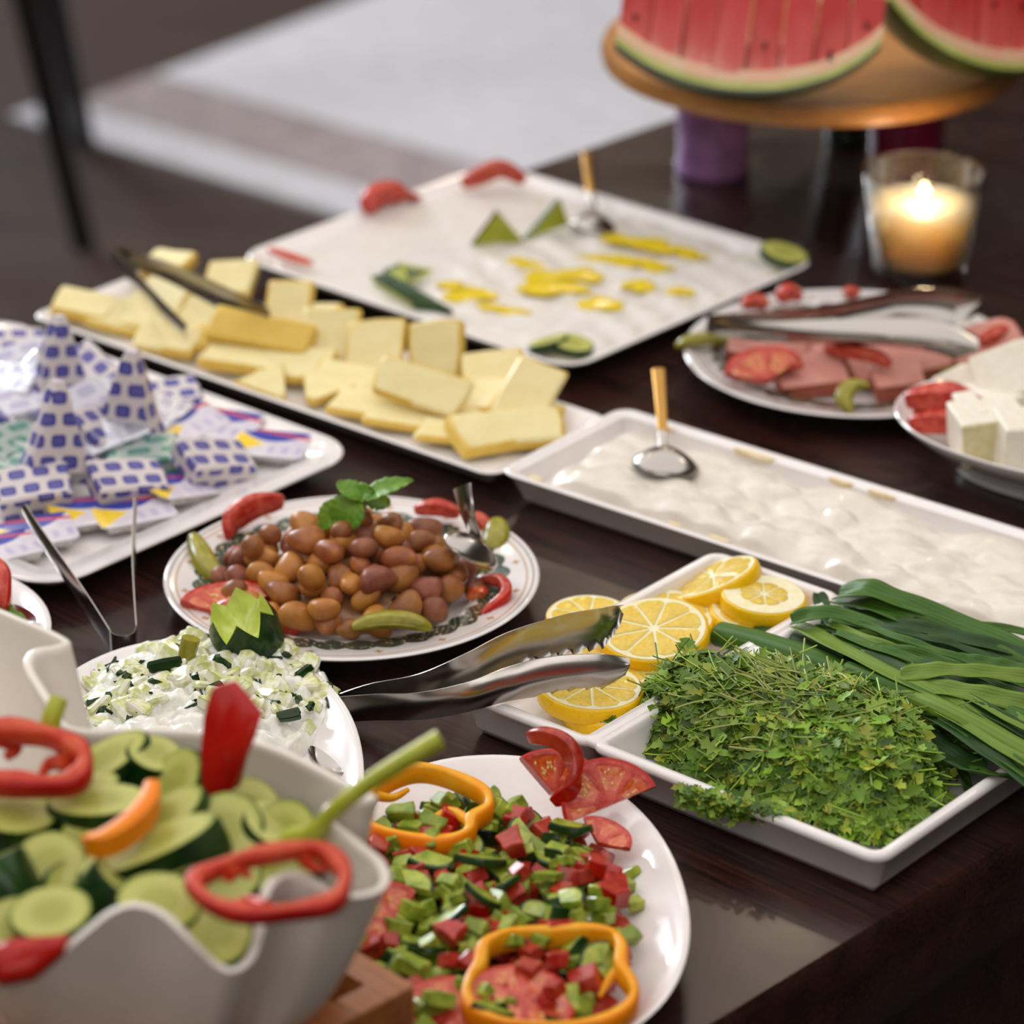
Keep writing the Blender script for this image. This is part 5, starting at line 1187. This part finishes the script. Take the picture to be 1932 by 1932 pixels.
# ------------------------------------------------------------------ chopped salad
def chopped():
    ox, oy = salad_plate.location.x, salad_plate.location.y; cx, cy = ox - .016, oy - .020; a, b = .083, .128; rn = random.Random(8)
    def h(x, y): return .0075 + .015*max(0, 1 - (x/a)**2 - (y/b)**2)**.6
    V, F = spread_vf(a*.93, b*.93, .05, lambda x, y: h(x, y) + .0015*fbm(x, y, 130, 3), 24, e=2, m=8, z0=.0068, edge=.9)
    tag(ob('salad_juices', mesh('salad_juices', V, F, pm('salad_juice', (70, 62, 22), (120, 44, 24), 110, rough=.12, coat=.6), sharp=80), None, (cx, cy, 0)), 'wet layer of fine salad bits beneath the chopped pieces', 'salad', None, 'stuff')
    def dice(l, w_, hh, mats, sd, skin=True, j=.14):
        V, F = box_vf(l, w_, hh, .0006, j, sd); MI = [(0 if skin and sum(V[k][0] for k in f)/len(f) > l*.42 else 1) for f in F]; return mesh('dice', V, F, mats, MI, sharp=28)
    CU = [M['cuke_skin'], M['cuke_dice']]; TO = [M['tom_skin'], pm('diced_tomato_flesh', (156, 32, 22), (188, 64, 44), 150, rough=.25, coat=.2, spec=.35, rnd=.08)]
    cu = [dice(.0085, .0075, .0065, CU, 1, False), dice(.010, .007, .0065, CU, 2, False), dice(.0075, .0115, .006, CU, 3), dice(.0065, .014, .005, CU, 4), dice(.009, .008, .007, CU, 5)]
    V, F, MI = disc_slice(.012, .0035, 0, 120, 4, 10, None, None, .1); cu.append(mesh('dice', V, F, CU, MI))
    to = [dice(.010, .009, .008, TO, 6), dice(.012, .010, .007, TO, 7), dice(.009, .012, .008, TO, 8, True, .2), dice(.008, .008, .007, TO, 9, False)]
    H = Heap(-.11, .11, -.16, .16, h); nc = nt_ = 0
    for k in range(900):
        r, th = math.sqrt(rn.random()), rn.uniform(0, 6.283); x, y = a*r*math.cos(th), b*r*math.sin(th)
        if r > .93 and rn.random() < .6: continue
        X, Y = cx + x, cy + y
        if Y < 1.44: continue
        ismt = rn.random() < .34
        if ismt and nt_ >= 150: continue
        if not ismt and nc >= 285: continue
        if H.level(x, y, .006, 90) > .036: continue
        me = rn.choice(to if ismt else cu); z = H.drop(x, y, .0056 if not ismt else .0064, .0078 if not ismt else .0086, 58, .8)
        o = ob('tomato_dice' if ismt else 'cucumber_dice', me, None, (X, Y, z), (rn.uniform(-.6, .6), rn.uniform(-.6, .6), rn.uniform(0, 6.28)), (rn.uniform(1.0, 1.42),)*3)
        if ismt: tag(o, 'red diced tomato piece in the chopped salad', 'tomato piece', 'diced tomato in the chopped salad'); nt_ += 1
        else: tag(o, 'green diced cucumber piece in the chopped salad', 'cucumber piece', 'diced cucumber in the chopped salad'); nc += 1
    for (x, y, z, lb) in ((1197, 1704, .016, 'single dark cucumber cube fallen on the bare plate rim'), (1180, 1670, .015, 'small green cucumber bit beside the fallen cube')):
        tag(ob('cucumber_dice', cu[0], None, tuple(P(x, y, z)), (0, 0, .4)), lb, 'cucumber piece')
    tomato('fan', P(1150, 1520, .030), 'fan-shaped tomato slice standing at the back of the chopped salad', (50, 4, 0), .84)
    tomato('wedge', P(1040, 1498, .030), 'seedy tomato slice leaning left of the fan-shaped one', (48, 0, 20), .95)
    crescent('tomato_skin_curl', 'long curl of tomato skin arching over the seedy slice', PP([(998, 1394, .060), (1030, 1392, .064), (1066, 1408, .062), (1084, 1446, .052), (1078, 1490, .040), (1046, 1516, .030)]), .0075, .010, TO, 'tomato slice', arch=.002, taper=.4)
    tomato('third', P(1128, 1592, .024), 'tomato slice lying at the right edge below the standing fan', (16, 8, -30), .62, seeds=False)
    tomato('wheel', P(985, 1892, .030), 'round tomato slice lying inside the front orange pepper ring', (12, 4, 30), 1.0)
    tomato('wheel', P(842, 1915, .028), 'tomato slice cut off by the bottom frame edge', (16, -8, 10), .9)
    tomato('half', P(742, 1742, .032), 'big tomato chunk beside the wooden stand', (34, -18, 60), .7)
    m = [M['or_pepper'], M['or_pepper_in']]
    ring('pepper_ring', 'orange pepper ring lying on the chopped salad at the back', [(752, 1466, .044), (800, 1458, .044), (860, 1474, .042), (912, 1500, .040), (922, 1530, .038), (890, 1552, .038), (884, 1578, .036), (845, 1594, .034), (785, 1592, .034), (715, 1576, .036), (690, 1556, .038), (704, 1500, .042)], .0064, .012, m, 'pepper',
         ribs=[[(886, 1552, .038), (850, 1530, .038), (815, 1548, .036), (790, 1570, .034)], [(704, 1500, .042), (740, 1505, .038), (770, 1490, .038)]])
    ring('pepper_ring', 'large orange pepper ring lying on the chopped salad at the front', [(905, 1830, .036), (915, 1792, .038), (965, 1772, .038), (1040, 1768, .037), (1105, 1764, .036), (1152, 1772, .034), (1172, 1796, .034), (1172, 1832, .032), (1196, 1872, .030), (1188, 1906, .030), (1140, 1936, .030), (1060, 1950, .030), (960, 1944, .032), (902, 1922, .033), (880, 1890, .034), (886, 1858, .035)], .0062, .013, m, 'pepper',
         ribs=[[(1168, 1828, .032), (1148, 1850, .028), (1130, 1880, .024)], [(905, 1842, .034), (930, 1836, .032), (945, 1852, .028)]])
chopped()

# ------------------------------------------------------------------ cucumber yogurt salad
def yogurt_salad():
    c = P(392, 1338, .012); a, b = .078, .085; rn = random.Random(14); B = [(rn.uniform(-a, a), rn.uniform(-b, b), rn.uniform(.004, .008), rn.uniform(0, .004)) for _ in range(520)]; BA = np.array(B)
    def base(x, y): return .009 + .019*max(0, 1 - (x/a)**2 - (y/b)**2)**.55
    def h(x, y):
        q = 1 - ((x - BA[:, 0])**2 + (y - BA[:, 1])**2)/BA[:, 2]**2
        return base(x, y) + float(np.max(np.where(q > 0, BA[:, 3] + .0045*q, 0)))
    V, F = spread_vf(a, b, .05, h, 60, e=2, m=26, z0=.0068, edge=.95)
    tag(ob('yogurt_salad', mesh('yogurt_salad', V, F, M['tz'], sharp=80), None, (c.x, c.y, 0)), 'lumpy white yogurt binding the chopped cucumber salad', 'salad', None, 'stuff')
    H = Heap(-.09, .09, -.1, .1, h, .0018)
    def dice(l, w_, hh, sd, mats, skin): V, F = box_vf(l, w_, hh, .0012, .15, sd); MI = [(0 if skin and sum(V[k][0] for k in f)/len(f) > l*.4 else 1) for f in F]; return mesh('chunk', V, F, mats, MI, sharp=32)
    ch = [dice(.011, .009, .005, 1, [M['cuke_skin'], M['cuke_white']], True), dice(.010, .009, .006, 2, [M['cuke_skin'], M['cuke_white']], False), dice(.012, .006, .004, 3, [M['cuke_skin'], M['cuke_white']], True), dice(.010, .008, .004, 4, [M['cuke_skin'], M['cuke_white']], False)]
    sl = [dice(.011, .0016, .0028, 5, [M['cuke_skin'], M['cuke_skin']], True), dice(.007, .0012, .003, 6, [M['cuke_skin'], M['cuke_skin']], True)]
    for k in range(250):
        r, th = math.sqrt(rn.random())*.97, rn.uniform(0, 6.283); x, y = a*r*math.cos(th), b*r*math.sin(th)
        if y < -.035: continue
        green = rn.random() < .30; me = rn.choice(sl if green else ch)
        z = H.level(x, y, .004, 50) - (.0002 if green else .0014)
        o = ob('cucumber_skin_strip' if green else 'cucumber_chunk', me, None, (c.x + x, c.y + y, z), (rn.uniform(-.7, .7), rn.uniform(-.7, .7), rn.uniform(0, 6.28)), (rn.uniform(.75, 1.0) if green else rn.uniform(1.1, 1.6),)*3)
        tag(o, 'thin dark green cucumber skin strip in the yogurt salad' if green else 'pale cucumber chunk coated with yogurt', 'cucumber piece', 'cucumber skin strips in the yogurt salad' if green else 'cucumber chunks in the yogurt salad')
    for (x, y, z, s, lb) in ((545, 1350, .030, (1.5, 9, 2.2), 'square dark green cucumber peel on the right of the yogurt salad'), (310, 1255, .036, (1.9, 5, 1.4), 'curved dark green cucumber peel at the back of the yogurt salad')):
        tag(ob('cucumber_peel', sl[0], None, tuple(P(x, y, z)), (1.2 if s[1] < 6 else .5, 0, .35), s if s[1] < 6 else (1.3, 5, .8)), lb, 'cucumber piece')
    p = P(352, 1238, .036); V, F = tube([(0, 0, 0), (.001, -.0005, .012)], [.0054, .0058], 16); t = tag(ob('onion_stub', mesh('onion_stub', V, F, M['onion_fix'] if 'onion_fix' in M else M['pickle_in']), None, tuple(p), E3(-10, 10, 0)), 'short green onion stub standing at the back of the yogurt salad', 'onion')
    # carved cucumber tulip
    q = P(486, 1250, .012); t = thing('carved_cucumber', 'cucumber end carved like a tulip on the yogurt plate', 'cucumber', tuple(q), E3(17, -13, 0)); t.scale = (1.08,)*3
    n, pet = 60, 6; V, F, MI = [], [], []; prof = [(.004, .0), (.011, .0015), (.0165, .006), (.0195, .013), (.0205, .020), (.0205, .030)]
    def zt(j): f = (j/n*pet) % 1; return .0330 + .0115*(1 - abs(2*f - 1))
    for r, z in prof: V += [(r*math.cos(2*math.pi*j/n), r*math.sin(2*math.pi*j/n), z) for j in range(n)]
    V += [(.0188*math.cos(2*math.pi*j/n)*(1 - .1*(zt(j) - .033)/.0125*1.6), .0188*math.sin(2*math.pi*j/n)*(1 - .1*(zt(j) - .033)/.0125*1.6), zt(j)) for j in range(n)]
    V, F = loft([V[i*n:(i + 1)*n] for i in range(7)], True, False); ob('peel', mesh('peel', V, F, M['cuke_skin'], sharp=60), t)
    rows = [[(.0180*k*math.cos(2*math.pi*j/n)*(1 - .1*(zt(j) - .033)/.0125*1.6), .0180*k*math.sin(2*math.pi*j/n)*(1 - .1*(zt(j) - .033)/.0125*1.6), (zt(j) + .0001)*(k**2.2) + (.0235 + .006*(1 - abs(2*((j/n*pet + .5) % 1) - 1))*k)*(1 - k**2.2)) for j in range(n)] for k in (1.035, .9, .7, .5, .3, .12, .02)]
    V, F = loft(rows, False, True); ob('petals', mesh('petals', V, F, pm('cut_cucumber', (190, 206, 92), (214, 224, 124), 120, rough=.25, coat=.4, sss=.3), sharp=25), t)['label'] = 'light green cut petals'
    # tip of the serving spoon at the right rim
    b_ = P(612, 1436, .030); spoon('steel spoon tip at the right rim of the yogurt plate, half hidden', b_, .036, .020, 112, [b_ + Vector((.006, -.016, 0)), b_ + Vector((.016, -.045, .006)), b_ + Vector((.022, -.075, .012))], .003, tilt=30, pitch=0, depth=.006)
yogurt_salad()
crescent('tomato_slice', 'bright red tomato wedge on the left plate at the frame edge', PP([(-60, 1120, .03), (-20, 1082, .040), (4, 1100, .040), (8, 1150, .030)]), .012, .022, TS, 'tomato slice')
def lettuce():
    V, F = [], []
    for i in range(9):
        f = i/8
        for j in range(5): g = j/2 - 1; V.append((.030*f, .010*g*(1.15 - f + .25*(i % 2)), .004*math.sin(f*5) + .003*abs(g)))
    for i in range(8):
        for j in range(4): a = i*5 + j; F.append((a, a + 1, a + 6, a + 5))
    o = ob('lettuce_leaf', mesh('lettuce_leaf', V, F, M['mint'], sharp=80), None, tuple(P(-40, 1150, .028)), E3(10, 8, -6)); m = o.modifiers.new('thick', 'SOLIDIFY'); m.thickness = .0005
    tag(o, 'jagged green leaf beside the tomato on the left plate', 'leaf')
lettuce()
b_ = P(34, 1160, .026); spoon('spoon lying on the left plate, partly hidden by the wavy bowl', b_, .034, .020, 118, [b_ + Vector((.007, -.016, 0)), b_ + Vector((.016, -.04, .004)), b_ + Vector((.020, -.055, .006))], .003, depth=.006, tilt=10)

# ------------------------------------------------------------------ wavy bowl on its wooden stand
def stand():
    z = .062; c0 = P(787, 1858, z); e1 = (P(650, 1778, z) - c0).normalized(); e2 = (P(640, 1938, z) - c0).normalized(); ang = math.atan2(e1.y, e1.x); S = .22
    e2p = Vector((-e1.y, e1.x, 0)); e2p = e2p if e2p.dot(e2) > 0 else -e2p
    c = c0 + e1*S/2 + e2p*S/2; t = thing('wooden_stand', 'square brown wooden stand under the wavy bowl', 'stand', (c.x, c.y, 0), (0, 0, ang))
    # top with a rounded recess
    V, F = dish_vf(S/2, S/2, .004, [(.024, .046), (.023, .047), (.0195, .059), (.018, .0615), (.0165, .062), (.001, .062), (0, .061), (0, .031), (.001, .030), (.024, .030)], k=6)
    inner = outline(S/2 - .0195, S/2 - .0195, .03)
    ob('top_plate', mesh('top_plate', V, F, M['trivet'], sharp=30), t)
    for sx in (-1, 1): V, F = box_vf(.020, S - .004, .030, .001); ob('foot', mesh('foot', V, F, M['trivet'], sharp=30), t, (sx*(S/2 - .011), 0, .015))
    return c
SC = stand()
def wavy_bowl():
    zb = .0475
    R_ = [(-170, 1640, .150), (-70, 1765, .150), (-10, 1812, .143), (45, 1832, .138), (100, 1812, .142), (160, 1765, .152), (210, 1726, .160), (255, 1712, .163), (305, 1730, .160), (360, 1782, .150), (405, 1824, .140), (440, 1836, .138), (476, 1815, .140), (496, 1768, .148), (502, 1715, .156),
          (516, 1672, .162), (550, 1652, .164), (590, 1668, .162), (628, 1690, .158), (680, 1694, .154), (722, 1680, .154), (736, 1655, .156), (722, 1622, .158), (672, 1580, .162), (634, 1552, .164), (624, 1530, .166), (646, 1514, .167), (690, 1514, .167), (712, 1506, .167),
          (672, 1482, .165), (600, 1444, .162), (520, 1408, .160), (445, 1388, .158), (350, 1376, .156), (240, 1374, .156), (165, 1376, .157), (128, 1366, .159), (112, 1338, .162), (84, 1296, .166), (62, 1256, .170), (72, 1232, .172), (104, 1226, .172), (134, 1214, .172),
          (110, 1196, .172), (50, 1170, .170), (-30, 1140, .168), (-130, 1130, .165), (-220, 1170, .162), (-260, 1260, .160), (-240, 1330, .158), (-290, 1400, .158), (-300, 1500, .154), (-240, 1560, .152)]
    m = len(R_); V3 = PP(R_); n = 220; rim = []
    for i in range(n):
        t = i/n*m; k = int(t); f = t - k; p0, p1, p2, p3 = (V3[(k + d) % m] for d in (-1, 0, 1, 2))
        rim.append(.5*((2*p1) + (p2 - p0)*f + (2*p0 - 5*p1 + 4*p2 - p3)*f*f + (3*p1 - p0 - 3*p2 + p3)*f**3))
    c = sum(rim, Vector())/n; c.z = 0
    Rm = sum(((p - c).xy.length for p in rim))/n
    nrm = []
    for i in range(n):
        t = rim[(i + 2) % n] - rim[i - 2]; nrm.append(Vector((t.y, -t.x, 0)).normalized())
    sg = 1 if sum(nrm[i].dot((rim[i] - c).normalized()) for i in range(n)) > 0 else -1
    base = []
    for i in range(n):
        a = 2*math.pi*i/n; d = (rim[i] - c); d.z = 0; base.append(d.normalized()*(.066 + .10*(d.length - Rm)))
    # turn the base angles into an even, ordered ring
    a0 = math.atan2((rim[0] - c).y, (rim[0] - c).x); sgn = 1 if sum((rim[i] - c).cross(rim[(i + 1) % n] - c).z for i in range(n)) > 0 else -1
    ac = [0]
    L_ = [0.0]
    for i in range(1, n + 1): L_.append(L_[-1] + max(0.0001, ((rim[i % n] - c).normalized().cross((rim[i - 1] - c).normalized()).length*.65 + .2*(rim[i % n] - rim[i - 1]).length/Rm)))
    base = [Vector((math.cos(a0 + sgn*2*math.pi*L_[i]/L_[n])*.070, math.sin(a0 + sgn*2*math.pi*L_[i]/L_[n])*.070, 0)) for i in range(n)]
    def row(f, off, dz=0):
        out = []
        for i in range(n):
            r = rim[i] - c; g = f**.62; q = base[i].lerp(Vector((r.x, r.y, 0)), g) + nrm[i]*(sg*off*(.3 + .7*f)); q.z = zb + (rim[i].z - zb)*f**1.15 + dz; out.append(tuple(q))
        return out
    T = .0046; rows = [row(0, 0, 0)] + [row(f, 0) for f in (.04, .12, .25, .4, .55, .7, .82, .92, .975)] + [row(1, T*.15, .0008), row(1, T*.5, .0014), row(1, T*.85, .0008)][::1]
    outer = [row(f, 0) for f in (.04, .12, .25, .4, .55, .7, .82, .92, .975)]
    ins = [row(f, -T) for f in (.975, .92, .82, .7, .55, .4, .25, .12, .04)]
    rows = [row(0, 0)] + outer + [row(1, 0, .0002), row(1, -T*.5, .0014), row(1, -T, .0002)] + ins + [[(x*.97, y*.97, z + .004) for x, y, z in row(0, -T)]]
    V, F = loft(rows); t_ = sg*sgn
    o = ob('wavy_bowl', mesh('wavy_bowl', V, F if sgn > 0 else [f[::-1] for f in F], M['cream_china'], sharp=70), None, (c.x, c.y, 0))
    tag(o, 'large white ceramic bowl with a deeply waved rim in the front left', 'bowl'); return c
BC = wavy_bowl()
def bowl_food():
    G = 'cucumber slices in the wavy bowl'; rn = random.Random(31)
    # lower layers that show between the slices on top
    for k in range(46):
        a, r = rn.uniform(0, 6.283), math.sqrt(rn.random()); lv = k % 3
        p = Vector((BC.x + (.040 + .014*lv)*r*math.cos(a), BC.y + (.046 + .018*lv)*r*math.sin(a), .084 + .016*lv + rn.uniform(-.004, .004)))
        o = ob('cucumber_slice', CUKE['thick'], None, tuple(p), (rn.uniform(-.5, .5), rn.uniform(-.5, .5), rn.uniform(0, 6.28)), (rn.uniform(.85, 1.05), rn.uniform(.75, .95), .8)); tag(o, 'cucumber slice deeper in the wavy bowl, under the top layer', 'cucumber slice', G)
    for (x, y, z, rx, ry, rz, s, lb) in [
        (205, 1452, .150, 14, -22, 24, (1.35, .62, 1.9), 'cucumber slice seen from its skin side at the back of the wavy bowl'),
        (282, 1448, .150, 20, 14, 24, (.8, .7, 2.2), 'dark skinned slice at the back behind the pale oval one'),
        (348, 1480, .152, 46, -26, -38, (1.0, .95, 1.3), 'pale oval slice in front of the upright red pepper'),
        (388, 1492, .148, 50, 40, -30, (.9, .9, 1), 'dark rimmed slice next to the upright red pepper'),
        (140, 1508, .146, 14, -6, 6, (1.3, .6, 1.9), 'slice lying edge-on below the left red pepper ring'),
        (190, 1540, .146, 10, -4, -4, (1.4, .7, 2.2), 'dark edge-on slice in the middle back of the bowl'),
        (30, 1556, .143, 16, 6, 10, (1.1, .8, 1.8), 'slice at the left frame edge under the red ring'),
        (96, 1636, .148, 34, -8, 20, (.92, .92, 1), 'round pale slice facing the camera at the left'),
        (4, 1668, .146, 10, -34, -60, (1.1, .9, 2.6), 'dark green slice cut by the left frame edge'),
        (305, 1568, .154, 16, -26, 30, (1.5, .6, 1.8), 'long slice with a pale top under the orange strip'),
        (292, 1628, .150, 10, -18, 14, (1.95, .62, 2.6), 'long dark green slice across the middle of the bowl'),
        (270, 1668, .140, 10, -10, 6, (1.6, .6, 1.8), 'olive green slice edge below the long dark one'),
        (425, 1572, .152, 36, 14, -26, (1.0, 1.1, 1), 'big round pale slice right of the long dark one'),
        (470, 1530, .146, 30, 30, 10, (.9, .9, 1), 'slice behind the big round one on the right'),
        (98, 1732, .149, 20, -6, 4, (1.05, .85, 1), 'pale slice low at the left front of the bowl'),
        (30, 1760, .138, 40, -20, 20, (.9, .9, 1), 'slice at the left front above the dark red piece'),
        (300, 1712, .150, 22, 4, 12, (1.1, .95, 1), 'pale slice behind the front wave of the rim'),
        (410, 1768, .138, 30, 24, -20, (.85, .9, 1.3), 'slice in the front dip of the rim'),
        (200, 1690, .142, 0, 40, 10, (.8, .8, 2.4), 'bluish dark slice edge between the two front pale slices'),
        (536, 1568, .148, 46, -26, 24, (.86, .8, 1), 'slice under the root of the celery stick'),
        (492, 1580, .146, 10, 30, 0, (.8, .8, 2.2), 'dark edge of a slice left of the celery root'),
        (185, 1590, .140, 20, 0, 0, (1, 1, 1), 'slice under the orange strip'), (420, 1650, .138, 30, 10, 0, (1, 1, 1), 'slice shaded by the right red ring'), (540, 1640, .138, 20, -16, 0, (1, 1, 1), 'slice inside the right red ring'),
        (140, 1690, .136, 50, 20, 30, (1, .9, 1), 'slice between the round and the low pale slices')]:
        cslice(x, y, z, 'cucumber: ' + lb, rx, ry, rz, s, G, 'thick')
    RP = [M['red_pepper'], M['red_pepper_in']]
    ring('pepper_ring', 'red pepper ring hanging on the right corner of the wavy bowl', [(366, 1664, .166), (410, 1640, .168), (475, 1618, .171), (540, 1606, .174), (598, 1604, .176), (634, 1624, .175), (652, 1660, .173), (634, 1698, .170), (580, 1716, .168), (500, 1726, .168), (440, 1720, .167), (388, 1700, .166)], .0075, .009, RP, 'pepper',
         ribs=[[(430, 1650, .168), (455, 1640, .166), (470, 1655, .164)], [(500, 1712, .168), (470, 1700, .166), (440, 1706, .165)], [(570, 1618, .174), (590, 1636, .170), (620, 1640, .170)]], tilt=(0, -.25))
    ring('pepper_ring', 'red pepper ring at the left frame edge on top of the cucumbers', [(-90, 1420, .176), (-50, 1388, .178), (10, 1378, .178), (80, 1388, .177), (135, 1408, .175), (160, 1436, .172), (150, 1466, .169), (110, 1484, .166), (40, 1480, .166), (-40, 1470, .168)], .0095, .012, RP, 'pepper',
         ribs=[[(0, 1392, .174), (30, 1410, .168), (10, 1430, .164)], [(130, 1440, .170), (95, 1440, .164), (80, 1460, .162)]], tilt=(0, -.3))
    def slab(pts, name, label, th, mats, cat, bow=.004):
        V3 = PP(pts); cc = sum(V3, Vector())/len(V3); n = (V3[1] - V3[0]).cross(V3[2] - V3[0]).normalized(); n = n if n.y < 0 else -n
        m = len(V3); rows = []
        for k, off in ((1, 0), (.97, .001), (.5, .0015 + bow*.5), (.02, .0015 + bow)): rows.append([tuple((p - cc)*k + n*off) for p in V3])
        back = [[tuple((p - cc)*k + n*(off - th)) for p in V3] for k, off in ((.02, bow), (.5, bow*.5), (.96, 0), (1, .0008))]
        V, F = loft(back + rows); MI = [0 if i < m*3 else 1 for i in range(len(F))]
        o = ob(name, mesh(name, V, F, mats, MI, sharp=60), None, tuple(cc)); return tag(o, label, cat)
    slab([(432, 1292, .206), (450, 1312, .204), (482, 1352, .198), (470, 1395, .188), (452, 1440, .176), (440, 1490, .160), (400, 1510, .154), (384, 1480, .160), (380, 1420, .176), (386, 1350, .192), (400, 1300, .204)], 'red_pepper_piece', 'upright red pepper piece standing at the back of the wavy bowl', .005, RP[::-1], 'pepper', .002)
    slab([(-60, 1800, .146), (20, 1772, .150), (130, 1764, .152), (120, 1790, .148), (60, 1838, .140), (0, 1850, .138)], 'red_pepper_piece', 'dark red pepper piece in the left front dip of the rim', .006, [M['red_pepper'], M['red_pepper']], 'pepper', .003)
    crescent('orange_pepper_strip', 'curved orange pepper strip lying on the cucumber slices', PP([(166, 1596, .164), (200, 1594, .168), (250, 1562, .172), (282, 1522, .174), (288, 1488, .174)]), .010, .012, [M['or_pepper'], M['or_pepper']], 'pepper', taper=.55, arch=.002)
    def stick(pts, rs, label):
        q = PP(pts); base = q[0].copy(); pth = smooth_path([p - base for p in q], 20); V, F = tube(pth, [float(np.interp(i/19, [0, .3, 1], rs)) for i in range(20)], 16, .85)
        tag(ob('celery_stick', mesh('celery_stick', V, F, M['celery'], sharp=60), None, tuple(base)), label, 'celery')
    stick([(560, 1590, .148), (592, 1572, .160), (636, 1524, .176), (700, 1474, .188), (770, 1430, .198), (832, 1394, .206)], [.010, .0045, .0058], 'long celery stick reaching out over the right rim of the wavy bowl')
    stick([(92, 1380, .172), (100, 1348, .180), (112, 1318, .186)], [.0058, .0052, .0046], 'short celery stick end standing at the left back rim')
bowl_food()
